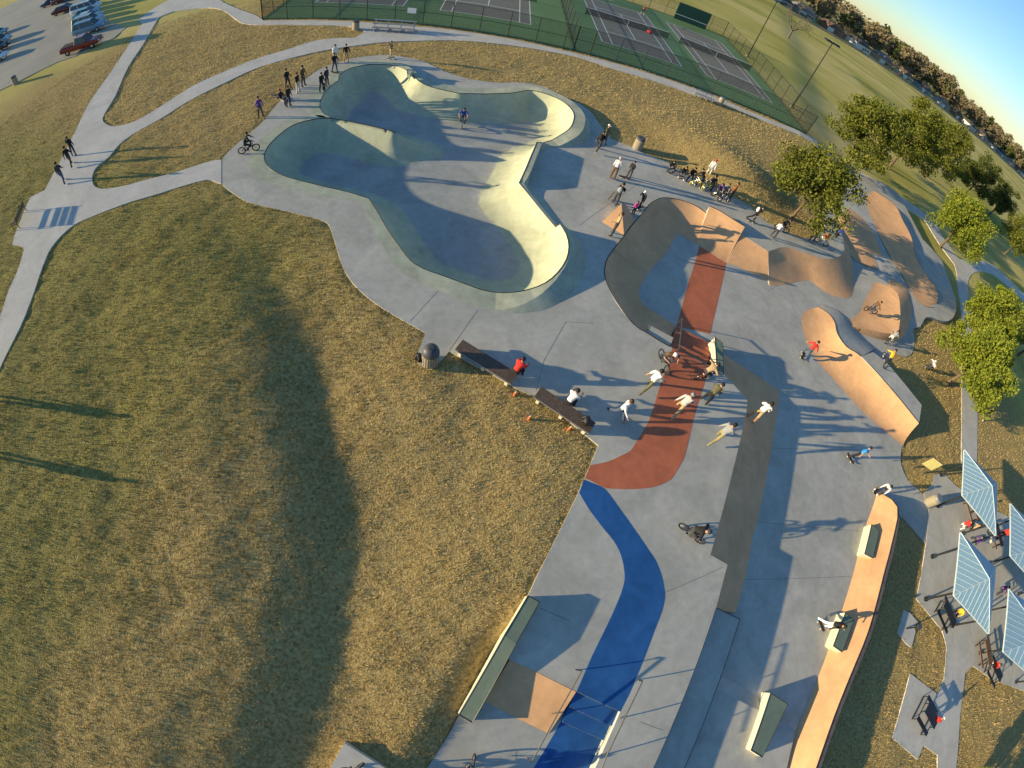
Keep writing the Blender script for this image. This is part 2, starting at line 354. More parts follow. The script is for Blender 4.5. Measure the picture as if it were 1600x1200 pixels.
PATHpx = [(0,575),(32,510),(52,460),(67,415),(80,387),(97,367),(115,352),(140,340),(200,317),(250,302),(322,281),(346,287.5),(346,250),(337,250),(312,257),(275,269),(225,282),(187,292),(160,295),(147,290),(144,277),(150,262),(170,245),(187,225),(212,207),(250,186),(300,155),(350,130),(400,107),(450,92),(500,80),(550,72),(600,66),(650,64),(700,63),(750,65.5),(800,71),(850,79),(900,89),(950,105),(1000,120),(1050,136),(1087,150),(1137,165),(1200,192),(1270,221),(1310,250),(1345,272),(1392,302),(1450,338),(1473,374),(1498,408),(1502,425),(1503,440),(1510,485),(1512,560),(1514,640),(1515,724),(1538,724),(1538,640),(1532,560),(1524,490),(1519,440),(1524,424),(1537,419),(1562,428),(1600,462),(1620,485),(1625,460),(1600,452),(1560,412),(1532,402),(1505,400),(1484,372),(1462,335),(1400,292),(1352,262),(1310,238),(1270,212),(1200,186),(1103,145.5),(1007,112.5),(900,83.5),(805,62.5),(720,48.5),(634,39.7),(576,35.2),(493,31.7),(412,32.2),(400,24),(375,15),(350,4),(330,-8),(290,-12),(245,10),(215,32),(222,37),(200,72),(175,110),(140,160),(117,207),(95,250),(70,297),(54,305),(47,309),(24,365),(19,382),(35,386),(37,392),(27,425),(15,450),(0,495),(-20,540),(-20,625)]
PATH = softpoly(PL(PATHpx), 3)
GRASS_ISLE = softpoly(PL([(248,27),(270,18),(325,12),(350,17),(377,36),(400,38.5),(480,39),(545,41),(570,49),(555,59),(500,62),(450,77),(400,92),(350,112),(300,135),(250,167),(212,189),(185,197),(170,196),(160,185),(180,150),(200,105),(225,67)]), 3)
LOT = PL([(-60,172),(0,141),(30,127),(90,97),(117,88),(177,60),(197,43),(168,34),(140,2),(146,-30),(40,-26),(30,0),(0,14),(-60,44)])
PAD_SH = PL([(1447,849),(1451,792),(1443,772),(1458,753),(1458,742),(1474,739),(1495,760),(1560,800),(1660,850),(1660,1100),(1550,1062),(1520,1040),(1508,1052),(1500,1120),(1494,1200),(1490,1262),(1462,1262),(1465,1180),(1443,1165),(1434,1187),(1394,1153),(1422,1052),(1465,1085),(1475,1060),(1479,1010),(1472,985),(1432,936)], ZL)
PAD_GRILL = PL([(1412,953),(1422,958),(1434,972),(1424,1012),(1413,1003),(1402,988)], ZL)
PAD_BL = PL([(538,1161),(606,1203),(640,1262),(480,1262)], -0.1)

# ------------------------------------------------------------------ terrain height
VAL = PL([(352,297),(390,345),(420,390),(450,430),(483,480),(503,540),(515,610),(532,690),(552,780),(562,860),(552,950),(535,1050),(500,1130),(460,1262)], -0.5)
def zterrain(V):
    V = np.asarray(V, float)[:, :2]; x, y = V[:, 0], V[:, 1]
    s = np.clip((x - 0.12 * (y - 30) - 17) / 9, 0, 1); s = s * s * (3 - 2 * s)
    z = -0.035 + (ZL) * s
    # swale between the left lawn and the plaza
    d = np.full(len(V), 1e9); t = np.zeros(len(V)); side = np.zeros(len(V)); n = len(VAL)
    for i in range(n - 1):
        a, b = VAL[i], VAL[i + 1]; ab = b - a; u = np.clip(((V - a) @ ab) / (ab @ ab), 0, 1); q = a + u[:, None] * ab; dd = np.hypot(*(V - q).T)
        m = dd < d; d[m] = dd[m]; t[m] = (i + u[m]) / (n - 1); cr_ = ab[0] * (V[:, 1] - a[1]) - ab[1] * (V[:, 0] - a[0]); side[m] = np.sign(cr_[m])
    near = (x > -30) & (x < 14) & (y > -40) & (y < 22)
    dep = 0.41 * np.clip(t / 0.28, 0, 1) ** 1.2
    dep[near] *= np.clip(segdist(V[near], UD) / 5.0, 0, 1) ** 0.8
    left = side < 0      # valley runs down the picture: lawn lies on its right-hand side
    wl, wr = 3.4, 8.5
    sh_l = np.clip(1 - d / wl, 0, 1); sh_l = sh_l * sh_l * (3 - 2 * sh_l)
    sh_r = np.clip(1 - d / wr, 0, 1)
    z = z - np.where(near, dep * np.where(left, sh_l, sh_r), 0)
    z += np.where(near & left, 0.18 * np.clip(1 - np.abs(d - 5.5) / 4.5, 0, 1), 0) * np.clip(t / 0.28, 0, 1)
    # berm behind the seated riders, ridge towards the tennis path
    for px, py, h, r1 in ((1128,262,0.55,4.0),(1168,283,0.6,3.2),(1085,226,0.3,5.0)):
        c = P(px, py); z += h * np.exp(-((x - c[0]) ** 2 + (y - c[1]) ** 2) / (r1 * r1)) 
    # gentle unevenness
    z += 0.03 * np.sin(x * 0.9 + 1.3 * np.sin(y * 0.31)) * np.sin(y * 0.8 + 0.7 * np.sin(x * 0.23)) * (np.hypot(x, y) < 80)
    z += 0.028 * (np.sin(x * 3.1 + 2.1 * np.sin(y * 1.7)) * np.sin(y * 2.7 + 1.9 * np.sin(x * 1.3)) + .6 * np.sin(x * 5.3 + y * 2.2) * np.sin(y * 4.6 - x * 1.1)) * (np.hypot(x, y) < 45)
    return z
def zflat(V):  return np.zeros(len(V))

# ------------------------------------------------------------------ ground sheet
def axis(lo, hi, step, far):
    a = np.arange(lo, hi + 1e-6, step); g = []; s = step; v = hi
    while v < far: s *= 1.25; v += s; g.append(v)
    h = []; s = step; v = lo
    while v > -far: s *= 1.25; v -= s; h.append(v)
    return np.concatenate([h[::-1], a, g])
gx, gy = axis(-46, 62, 0.4, 4000), axis(-24, 64, 0.4, 4000)
X, Y = np.meshgrid(gx, gy); GV = np.stack([X.ravel(), Y.ravel()], 1)
GZ = zterrain(GV)
CONC = [(UD, 0.0), (LP, ZL), (LL, ZB)]
core = (GV[:, 0] > -48) & (GV[:, 0] < 64) & (GV[:, 1] > -26) & (GV[:, 1] < 66)
ci = np.where(core)[0]
for poly, zz in CONC:
    ins = inpoly(GV[ci], poly); k = ci[ins]; dd = segdist(GV[k], poly); GZ[k] = np.where(dd > 0.42, -3.2, np.minimum(GZ[k], zz - 0.06))
    out = ci[~ins]; dd = segdist(GV[out], poly); m = dd < 1.2; blend = np.clip(dd[m] / 1.2, 0, 1)
    tgt = np.minimum(GZ[out[m]], zz - 0.05); GZ[out[m]] = tgt * (1 - blend) + GZ[out[m]] * blend
for poly, zz in ((PATH, 0.0), (PAD_SH, ZL), (PAD_GRILL, ZL), (LOT, 0.0)):
    ins = inpoly(GV, poly); dd = segdist(GV[ins], poly)
    if poly is PATH: pz = None
    GZ[ins] = np.minimum(GZ[ins], GZ[ins] - 0.03)
GAP = PL([(940,420),(985,350),(1035,305),(1110,325),(1200,388),(1320,392),(1338,440),(1330,468),(1200,455),(1062,520),(1110,525),(1228,608),(1192,850),(1165,970),(1085,1200),(1064,1262),(985,1262),(1026,1190),(1105,868),(1150,700),(1165,628),(1100,577),(1010,527),(962,478)], -.3)
GZ[inpoly(GV, GAP)] = -3.2
def grassmat():
    m, t, b = base('dry_grass', 0.95, 0.1)
    tc = nd(t, 'ShaderNodeTexCoord')
    def noise(sc, det, dist=0.0, src=None):
        n = nd(t, 'ShaderNodeTexNoise'); n.inputs['Scale'].default_value = sc; n.inputs['Detail'].default_value = det; n.inputs['Distortion'].default_value = dist
        t.links.new(src or tc.outputs['Object'], n.inputs['Vector']); return n
    def ramp(n, els):
        r = nd(t, 'ShaderNodeValToRGB'); e = r.color_ramp.elements
        while len(e) < len(els): e.new(0.5)
        for k, (p, c) in enumerate(els): e[k].position = p; e[k].color = rgba(c)
        t.links.new(n, r.inputs[0]); return r
    tan = ramp(noise(7, 8, 0.6).outputs[0], [(0.30, (0.22, 0.15, 0.05)), (0.5, (0.42, 0.305, 0.12)), (0.72, (0.58, 0.44, 0.19))])
    olive = ramp(noise(7, 8, 0.6).outputs[0], [(0.30, (0.17, 0.145, 0.04)), (0.5, (0.32, 0.27, 0.08)), (0.72, (0.45, 0.37, 0.13))])
    mp = nd(t, 'ShaderNodeMapping'); mp.inputs['Rotation'].default_value[2] = 0.45; mp.inputs['Scale'].default_value = (0.55, 1.0, 1); t.links.new(tc.outputs['Object'], mp.inputs[0])
    fld = ramp(noise(0.045, 6, 1.0, mp.outputs[0]).outputs[0], [(0.34, (0.34, 0.32, 0.06)), (0.5, (0.50, 0.435, 0.13)), (0.68, (0.64, 0.52, 0.21))])
    # tan near the plaza, olive to the left, mown field beyond
    sep = nd(t, 'ShaderNodeSeparateXYZ'); t.links.new(tc.outputs['Object'], sep.inputs[0])
    def mr(src, a, b_):
        r = nd(t, 'ShaderNodeMapRange', interpolation_type='SMOOTHSTEP'); r.inputs[1].default_value = a; r.inputs[2].default_value = b_; t.links.new(src, r.inputs[0]); return r.outputs[0]
    def mix(f, a, b_):
        x = nd(t, 'ShaderNodeMix', data_type='RGBA'); t.links.new(f, x.inputs['Factor']); t.links.new(a, x.inputs['A']); t.links.new(b_, x.inputs['B']); return x.outputs['Result']
    wob = noise(0.25, 4); w = nd(t, 'ShaderNodeMath', operation='MULTIPLY_ADD'); w.inputs[1].default_value = 7; t.links.new(wob.outputs[0], w.inputs[0]); t.links.new(sep.outputs[0], w.inputs[2])
    yy = nd(t, 'ShaderNodeMath', operation='MULTIPLY'); t.links.new(mr(w.outputs[0], -4.0, -12.0), yy.inputs[0]); t.links.new(mr(sep.outputs[1], 19.0, 11.0), yy.inputs[1])
    c1 = mix(yy.outputs[0], tan.outputs[0], olive.outputs[0])
    ln = nd(t, 'ShaderNodeVectorMath', operation='LENGTH'); t.links.new(tc.outputs['Object'], ln.inputs[0])
    w2 = nd(t, 'ShaderNodeMath', operation='MULTIPLY_ADD'); w2.inputs[1].default_value = 10; t.links.new(wob.outputs[0], w2.inputs[0]); t.links.new(ln.outputs['Value'], w2.inputs[2])
    c2 = mix(mr(w2.outputs[0], 62, 74), c1, fld.outputs[0])
    t.links.new(c2, b.inputs['Base Color'])
    bp = nd(t, 'ShaderNodeBump'); bp.inputs['Strength'].default_value = 0.7; bp.inputs['Distance'].default_value = 0.06
    t.links.new(noise(14, 6, 0.4).outputs[0], bp.inputs['Height']); t.links.new(bp.outputs[0], b.inputs['Normal'])
grassmat()
nx, ny = len(gx), len(gy)
I = np.arange(nx * ny).reshape(ny, nx)
GF = np.stack([I[:-1, :-1].ravel(), I[:-1, 1:].ravel(), I[1:, 1:].ravel(), I[1:, :-1].ravel()], 1)
ground = mesh('ground', np.column_stack([GV, GZ]), GF, 'dry_grass', smooth=True); ground['kind'] = 'structure'

# ------------------------------------------------------------------ paths, car park, plaza
def zpath(V): return np.where(np.asarray(V)[:, 0] > 12, np.maximum(zterrain(V) + 0.05, ZL), 0.012)
def near_split(poly): return poly
slab('path', PATH, 0.0, 'concrete_path', [GRASS_ISLE], 0.2, zf=zpath, grid=4.0)
slab('car_park', LOT, 0.02, 'concrete_lot', thick=0.25)
slab('pavement', PAD_SH, ZL, 'concrete_path', thick=0.25, zf=lambda V: np.full(len(V), ZL + 0.004))
slab('pavement', PAD_GRILL, ZL + 0.01, 'concrete_path', thick=0.25)
slab('pavement', PAD_BL, -0.1, 'concrete_path', thick=0.6)
deck = slab('plaza', UD, 0.0, 'concrete', [rxy], thick=1.3)
low = slab('plaza', LP, ZL, 'concrete', thick=0.5, zf=zlow, grid=1.2)
slab('plaza', LL, ZB, 'concrete', thick=0.6)
# painted bands
def band(name, px, z, mat, zf=None):
    return slab(name, softpoly(PL(px, z), 4), z + 0.005, mat, thick=0.004, kind='structure')
band('painted_band', [(922,727),(950,721),(970,712),(985,704),(997,686),(1010,665),(1020,640),(1032,600),(1046,562),(1050,543),(1106,571),(1102,594),(1085,650),(1070,712),(1057,737),(1047,750),(1025,760),(995,764),(965,764),(945,762),(925,752),(914,747)], 0.0, 'concrete_red')
band('painted_band', [(1057,510),(1067,473),(1076,440),(1084,416),(1093,384.5),(1135,411),(1131,430),(1115,499),(1110,522)], ZL, 'concrete_red')
band('painted_band', [(912,749.5),(925,754.5),(945,764),(970,797),(995,832),(1012,857),(1025,877),(1034,900),(1037,915),(1039,930),(1035,952),(1022,987),(1005,1032),(985,1080),(969,1111.5),(901,1080),(925,1025),(947,980),(960,952),(972,922),(976,900),(971,870),(960,847),(940,822),(920,795),(905,770)], 0.0, 'concrete_blue')
# sawn joints in the slabs
def joints(parent, lines, z):
    for a, b in lines:
        p, q = P(*a, z), P(*b, z); d = (q - p) / np.linalg.norm(q - p); n_ = np.array([-d[1], d[0]]) * 0.008
        mesh('joint', [(*(p - n_), z + 0.003), (*(q - n_), z + 0.003), (*(q + n_), z + 0.003), (*(p + n_), z + 0.003)], [(0, 1, 2, 3)], 'joint', parent)
joints(deck, [((684,455),(641,502)),((747,484),(702,548)),((884,503),(850,563)),((884,503),(930,505)),((850,563),(838,610)),((1003,283),(905,352)),((347,287),(347,250)),((1038,926),(1130,886)),((843,950),(890,970)),((1000,1128),(1036,1141)),((1150,322),(1108,318))], 0.0)
joints(low, [((1225,440),(1252,490)),((1200,455),(1225,440)),((1160,905),(1335,900)),((1183,815),(1349,830)),((1205,700),(1405,705))], ZL)

# ------------------------------------------------------------------ the bowl
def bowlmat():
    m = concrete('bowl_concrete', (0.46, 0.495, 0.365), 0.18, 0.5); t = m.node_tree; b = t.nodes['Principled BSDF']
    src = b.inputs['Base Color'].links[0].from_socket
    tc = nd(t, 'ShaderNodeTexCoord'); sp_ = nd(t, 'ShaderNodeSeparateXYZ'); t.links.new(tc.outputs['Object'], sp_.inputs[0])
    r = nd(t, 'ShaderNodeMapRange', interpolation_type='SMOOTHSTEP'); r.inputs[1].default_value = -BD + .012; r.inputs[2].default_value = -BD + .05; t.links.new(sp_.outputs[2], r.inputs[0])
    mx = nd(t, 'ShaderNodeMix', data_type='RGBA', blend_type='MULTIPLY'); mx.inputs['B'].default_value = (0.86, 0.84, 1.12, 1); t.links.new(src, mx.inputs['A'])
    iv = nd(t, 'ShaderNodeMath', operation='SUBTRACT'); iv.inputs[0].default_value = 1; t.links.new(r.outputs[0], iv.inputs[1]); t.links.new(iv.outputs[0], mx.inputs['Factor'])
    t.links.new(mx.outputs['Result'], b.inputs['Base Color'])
bowlmat()
bowl_c = np.array([*rxy.mean(0), 0.0])
bowl = thing('skate_bowl', 'large green-grey concrete skate bowl with two rounded lobes', 'skate bowl', tuple(bowl_c))
SP = np.array([[*P(518,184.5,0), 0.0], [*P(560,192.5,0), 0.0], [*P(590,199,-.02), -.02], [*P(615,205.5,-.05), -.05], [*P(632,213,-.5), -.5], [*P(655,224,-1.0), -1.0], [*P(690,243,-1.55), -1.55]])
spd = []
for a, b in zip(SP[:-1], SP[1:]):
    n = max(2, int(np.linalg.norm(b - a) / 0.15)); spd += [a + (b - a) * k / n for k in range(n)]
spd = np.array(spd + [SP[-1]])
S = np.vstack([RIMW[:, :3], spd])
TR = 2.7
def bowl_z(V):
    out = np.full(len(V), -BD)
    H = S[:, 2] + BD; L = np.sqrt(np.clip(np.where(H < TR, H * (2 * TR - H), TR * TR), 1e-6, None))
    for i in range(0, len(V), 800):
        d = np.hypot(V[i:i + 800, None, 0] - S[None, :, 0], V[i:i + 800, None, 1] - S[None, :, 1])
        u = np.clip(L[None] - d, 0, None); z = -BD + TR - np.sqrt(np.clip(TR * TR - u * u, 0, None))
        z = np.where(d >= L[None], -BD, z); out[i:i + 800] = np.maximum(out[i:i + 800], z.max(1))
    return out
ext = []
for dk in (0.06, 0.15, 0.3, 0.5, 0.75, 1.05, 1.4, 1.8, 2.25):
    q = rxy - onrm * dk; ok = inpoly(q, rxy) & (segdist(q, rxy) > dk * 0.93); ext.append(q[ok])
for dk in (0.0, 0.12, 0.3, 0.6, 1.0, 1.5):
    for sgn in ((1, -1) if dk else (1,)):
        dv = np.gradient(spd[:, :2], axis=0); dv /= np.linalg.norm(dv, axis=1)[:, None]; q = spd[:, :2] + sgn * dk * np.stack([-dv[:, 1], dv[:, 0]], 1)
        ok = inpoly(q, rxy) & (segdist(q, rxy) > 0.25); ext.append(q[ok])
lo, hi = rxy.min(0), rxy.max(0); a, b = np.meshgrid(np.arange(lo[0], hi[0], 0.4), np.arange(lo[1], hi[1], 0.4)); q = np.stack([a.ravel(), b.ravel()], 1)
q = q[inpoly(q, rxy)]; q = q[segdist(q, rxy) > 0.3]; ext.append(q)
E_ = np.vstack(ext); key = np.round(E_ / 0.09).astype(int); _, ui = np.unique(key, axis=0, return_index=True); E_ = E_[ui]
BV, BF = cdt(rxy, (), E_)
bz = bowl_z(BV); edge = segdist(BV, rxy) < 1e-4
for i in np.where(edge)[0]:
    bz[i] = RIMW[np.argmin(np.hypot(*(rxy - BV[i]).T)), 2]
v3 = np.column_stack([BV, bz]); BF = up_faces(v3, [tuple(f) for f in BF])
isf = [np.mean([bz[i] for i in f]) < -BD + 0.03 for f in BF]
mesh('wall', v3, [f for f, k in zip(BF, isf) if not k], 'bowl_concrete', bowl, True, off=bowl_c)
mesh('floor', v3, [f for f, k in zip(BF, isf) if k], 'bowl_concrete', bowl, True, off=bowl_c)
# lip band and outer slope
N = len(rxy); r1 = np.column_stack([rxy, RIMW[:, 2] + 0.006]); 
r2 = np.column_stack([rxy + onrm * RIMW[:, 3:4], RIMW[:, 2] + 0.006]); r3 = np.column_stack([rxy + onrm * (RIMW[:, 3:4] + RIMW[:, 4:5]), np.full(N, -0.02)])
ring = lambda A_, B_: (list(map(tuple, A_)) + list(map(tuple, B_)), [(i, (i + 1) % N, N + (i + 1) % N, N + i) for i in range(N)])
v, f = ring(r1, r2); mesh('lip_band', v, up_faces(v, f), 'concrete_green', bowl, off=bowl_c)
v, f = ring(r2, r3); keep = [q for q in f if RIMW[q[0], 2] > 0.03 or RIMW[q[1], 2] > 0.03]
mesh('outer_bank', v, up_faces(v, keep), 'concrete_green', bowl, True, off=bowl_c)
cp_ = MB()
for i in range(N):
    a, b = r1[i], r1[(i + 1) % N]
    cp_.tube(a + [0, 0, -0.012], b + [0, 0, -0.012], 0.03, n=6, caps=False)
for a, b in zip(spd[:-1], spd[1:]):
    if a[2] > -0.1: cp_.tube(a, b, 0.03, n=6, caps=False)
cp_.build('coping', 'steel_dark', bowl, off=bowl_c)
# small block on the far lip
def block(name, label, px_top, h, z0, mat_top='ledge_green', mat_side='concrete_pale', cat='ledge', group=None, zlist=None, edge='steel_dark', zs=None):
    """box whose top corners are given as pixels at height z0+h"""
    zt_ = z0 + h if np.isscalar(h) else None
    top = np.array([P3(a, b, zt_ if zs is None else zs[i]) for i, (a, b) in enumerate(px_top)])
    if np.sum(top[:, 0] * np.roll(top[:, 1], -1) - np.roll(top[:, 0], -1) * top[:, 1]) < 0: top = top[::-1]
    zl = z0 if zlist is None else zlist
    c = np.array([*top.mean(0)[:2], zl]); t = thing(name, label, cat, tuple(c), 0, group)
    n = len(top); v = [tuple(p) for p in top] + [(p[0], p[1], zl - 0.05) for p in top]
    mesh('body', v, [(i, n + i, n + (i + 1) % n, (i + 1) % n) for i in range(n)], mat_side, t, off=c)
    inn = top + (top.mean(0) - top) * 0.04
    mesh('top', [(p[0], p[1], p[2]) for p in top], [tuple(range(n))] if zs is None else up_faces([tuple(p) for p in top], [(0, 1, 4, 5), (1, 2, 3, 4)]), mat_top, t, off=c)
    e = MB()
    for i in range(n): e.tube(top[i] + [0, 0, -0.008], top[(i + 1) % n] + [0, 0, -0.008], 0.022, n=4)
    e.build('edge_angle', edge, t, off=c)
    return t
block('block', 'small raised concrete block on the far lip of the bowl', [(636,108.5),(647.5,108.5),(641,116),(636,115)], 0.3, 0.3, 'concrete_green', 'concrete_green', 'block', edge='joint')
# ------------------------------------------------------------------ ramps and banks
def ramp(name, label, pairs, power=1.8, nseg=8, mat='concrete_brown', ztoe=ZL, back=None, wall_to=None, cat='ramp', smooth=True, coping=True, n=2, wall_mat='concrete', backpow=0.7, group=None, coping_idx=None):
    """pairs: ((toe px), (crest px), crest z[, toe z])"""
    toe = []; crest = []
    for q in pairs:
        zt_ = q[3] if len(q) > 3 else None
        if zt_ is None:
            g = P(*q[0], ztoe); zt_ = float(zlow(np.array([g]))[0]) if ztoe == ZL else ztoe
        toe.append(P3(*q[0], zt_)); crest.append(P3(*q[1], q[2]))
    v, f, A, B = loft(toe, crest, nseg, power, n, smooth)
    c = np.array([*np.mean([p[:2] for p in toe], axis=0), min(p[2] for p in toe)])
    t = thing(name, label, cat, tuple(c), 0, group)
    v = [(a[0], a[1], a[2] + 0.006) for a in v]
    mesh('riding_surface', v, up_faces(v, f), mat, t, True, off=c)
    if coping:
        cb = MB(); BB = B if coping_idx is None else B[coping_idx[0]:coping_idx[1]]
        for a, b in zip(BB[:-1], BB[1:]): cb.tube(a, b, 0.028, n=6, caps=False)
        cb.build('coping', 'steel_dark', t, off=c)
    if wall_to is not None:
        L = np.array(B) + [0, 0, 0.004]; w, g = skirt(L, wall_to); mesh('back_wall', w, g, wall_mat, t, off=c)
    if back is not None:
        bk = [P3(*q[:2], q[2] if len(q) > 2 else float(zlow(np.array([P(*q[:2], ZL)]))[0]) - 0.03) for q in back]
        v2, f2, *_ = loft(bk, [P3(*q[1], q[2]) for q in pairs][:len(bk)] if len(back) == len(pairs) else list(B), nseg, backpow, n, smooth)
        mesh('back_slope', v2, up_faces(v2, f2), wall_mat, t, True, off=c)
    # end walls
    for k in (0, -1):
        line = [np.array(v[s * len(A) + (0 if k == 0 else len(A) - 1)]) for s in range(nseg + 1)]
        w, g = skirt(line, min(p[2] for p in line) - 0.1); mesh('end_wall', w, g, wall_mat, t, off=c)
    return t
# pocket quarter pipe
_toe = [(1089,381),(1078,375),(1071,371),(1065,368),(1061,366),(1059.5,365.5),(1058,367),(1054,373),(1047,386),(1040,396),(1031,406),(1019,419),(1006,438),(1000,450),(998,459),(1000,467),(1005,475),(1013,482),(1028,491),(1042,500),(1055,508)]
_cr = UDpx[UDpx.index((1105,334)):UDpx.index((1046,541)) + 1]
ramp('quarter_pipe', 'brown curved pocket ramp dropping from the plaza towards the red band', [(t_, c_, 0) for t_, c_ in zip(_toe, _cr)], 1.7, 9, n=4)
assert len(_toe) == len(_cr), (len(_toe), len(_cr))
ramp('quarter_pipe', 'tall tan quarter pipe section with raised back edge beside the pocket ramp', [
 ((1089,381),(1109,322),.5),((1104,391),(1126,330),.5),((1120,402),(1146,343),.5),((1135,411),(1164,354),.5)], 1.7, 9, wall_to=-.02, smooth=False)
ramp('bank_ramp', 'plain tan bank dropping from the deck right of the raised quarter pipe', [
 ((1135,411),(1159,366),0),((1152,416),(1170,373),0),((1201,441),(1200.5,393),0)], 1.05, 3, smooth=False, coping=False)
ramp('bank_ramp', 'shaded grey-brown bank wrapping round the nose of the upper deck', [
 ((1202,447),(1201,393),0),((1232,444),(1226,386),0),((1264,438),(1250,393),0),((1288,456),(1272,400),0),((1316,466),(1292,405),0),((1331,463),(1306,402),0),((1334,440),(1318,396),0),((1332,415),(1318,377),0),((1326,385),(1313,360),0)], 1.25, 6, coping=False, n=2)
ramp('bank_ramp', 'long purple-brown bank running beside the central plaza, in shade', [
 ((1130,553),(1131,585),0),((1180,585),(1150,605),0),((1218,611),(1168,625),0),((1216,635),(1166,645),0),((1200,732),(1147,728),0),((1185,808),(1126,810),0),((1175,842),(1110,867),0),((1164,905),(1098,903),-.03),((1149,957),(1086,949),-.03)], 1.0, 2, smooth=False, coping=False)
ramp('bank_ramp', 'orange-brown bank beside the blue stairs', [((756,1095),(797,1031),0),((812,1124),(840,1051),0),((857,1146),(900,1081),0)], 1.0, 2, smooth=False, coping=False, ztoe=ZB)
# right hand quarter pipe with deck
RQ = [((1266,482),(1280,480),-.72),((1253,492),(1296,491),-.5),((1254,513),(1305,505),-.3),((1264,545),(1308,520),-.1),((1281,569),(1322,541),.15),((1316,608),(1346,557),.38),((1353,648),(1388,602),.42),((1411,697),(1436,661),.42)]
rq = ramp('quarter_pipe', 'long sunlit tan quarter pipe with grey deck along the right side', RQ, 2.0, 10, wall_to=ZL - .2, n=3)
dk = PL([(1346,557),(1388,602),(1436,661),(1440,633),(1412,598),(1386,567),(1364,550)], .42); c = np.array(rq.location)
V_, F_ = cdt(dk); v = [(a[0], a[1], .425) for a in V_]; mesh('deck', v, up_faces(v, [tuple(q) for q in F_]), 'concrete', rq, off=c)
L = [(a[0], a[1], .42) for a in dk] ; w, g = skirt(np.array(L + [L[0]]), ZL - .3); mesh('deck_wall', w, g, 'concrete', rq, off=c)
bk = [(1286,474),(1308,483),(1322,494),(1332,508),(1345,525),(1368,545)]
v2, f2, *_ = loft([P3(*q, float(zlow(np.array([P(*q, ZL)]))[0]) - .02) for q in bk], [P3(*q[1], q[2]) for q in RQ[:6]], 7, 0.75, 3)
mesh('back_slope', v2, up_faces(v2, f2), 'concrete', rq, True, off=c)
ramp('pump_bump', 'rounded tan concrete bump in the middle of the flow area', [((1368,440),(1388,446),-.45),((1358,456),(1402,458),-.15),((1350,472),(1406,475),-.08),((1343,488),(1406,503),-.08),((1328,499),(1397,522),-.2),((1308,503),(1345,513),-.55)], 1.7, 8, back=[(1392,436),(1416,448),(1424,474),(1420,508),(1400,535),(1342,521)], coping=False, wall_mat='concrete_brown', backpow=.8)
ramp('banked_turn', 'long curved tan banked turn at the far right, dappled with tree shade', [((1351,308),(1366,298),.2),((1357,330),(1398,320),.55),((1368,355),(1411,345),.6),((1380,380),(1424,370),.55),((1395,407),(1432,402),.45),((1410,430),(1447,429),.3),((1428,462),(1465,456),.05),((1443,477),(1464,474),-.35),((1458,480),(1462,479),-.7)], 1.8, 9, wall_to=-1.2, n=3)
ramp('pump_bump', 'dark brown ridge beside the deck nose, half in shade', [((1320,388),(1312,337),.15),((1334,404),(1328,349),.22),((1350,414),(1346,370),.1),((1372,421),(1366,397),-.35)], 1.4, 7, back=[(1326,326),(1345,338),(1364,362),(1380,402)], coping=False, wall_mat='concrete_brown', backpow=.9, n=3)
# orange bank at lower right with purple wall edge
OB = [((1370,767),(1372,768.5),ZL+.03),((1366,785),(1402,792),.05),((1350,830),(1393,850),.05),((1332,900),(1380,900),.05),((1310,970),(1357,985),.05),((1285,1040),(1330,1052),.05),((1262,1098),(1303,1120),.05),((1237,1160),(1275,1200),.05),((1220,1225),(1255,1262),.05)]
ob = ramp('bank_ramp', 'long bright orange bank with dark edge along the lower right lawn', OB, 1.0, 2, smooth=True, coping=False, ztoe=ZL, n=3)
c = np.array(ob.location); cr3 = smoothline([P3(*q[1], q[2]) for q in OB], 3)
dv = np.gradient(cr3[:, :2], axis=0); dv /= np.linalg.norm(dv, axis=1)[:, None]; nn = np.stack([dv[:, 1], -dv[:, 0]], 1)
if (P(1420, 900, ZL) - P(1380, 900, 0)) @ nn[len(nn) // 2] < 0: nn = -nn
w_ = np.clip(np.arange(len(cr3)) / 6, 0, 1) * .34
ou = cr3.copy(); ou[:, :2] += nn * w_[:, None]; n_ = len(cr3)
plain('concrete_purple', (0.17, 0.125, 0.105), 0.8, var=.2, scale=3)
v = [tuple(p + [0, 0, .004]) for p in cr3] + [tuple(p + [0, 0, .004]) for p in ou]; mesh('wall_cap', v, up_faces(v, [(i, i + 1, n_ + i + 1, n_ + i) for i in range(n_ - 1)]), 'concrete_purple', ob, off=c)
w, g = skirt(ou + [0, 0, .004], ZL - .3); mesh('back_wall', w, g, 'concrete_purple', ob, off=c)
e = MB()
for a, b in zip(cr3[:-1], cr3[1:]): e.tube(a + [0, 0, .01], b + [0, 0, .01], .022, n=4, caps=False)
e.build('edge_angle', 'steel_dark', ob, off=c)
# brown kicker pyramid
kb = [P3(941,347,0), P3(975,368,0), P3(992,344,0), P3(966,329,0)]; kt = [P3(971,318,.75), P3(976.5,317,.75)]; c = np.mean(kb, axis=0)
k = thing('pyramid_kicker', 'small brown pyramid kicker beside the pocket ramp rim', 'ramp', tuple(c))
vv = kb + kt; mesh('sunlit_face', vv, up_faces(vv, [(0, 1, 4)]), 'concrete_brown', k, off=c)
mesh('far_face', vv, up_faces(vv, [(0, 4, 3)]), 'concrete_brown', k, off=c); mesh('top_face', vv, up_faces(vv, [(3, 4, 5)]), 'concrete_brown', k, off=c); mesh('shaded_face', vv, up_faces(vv, [(1, 2, 5), (1, 5, 4), (2, 3, 5)]), 'concrete_brown', k, off=c)

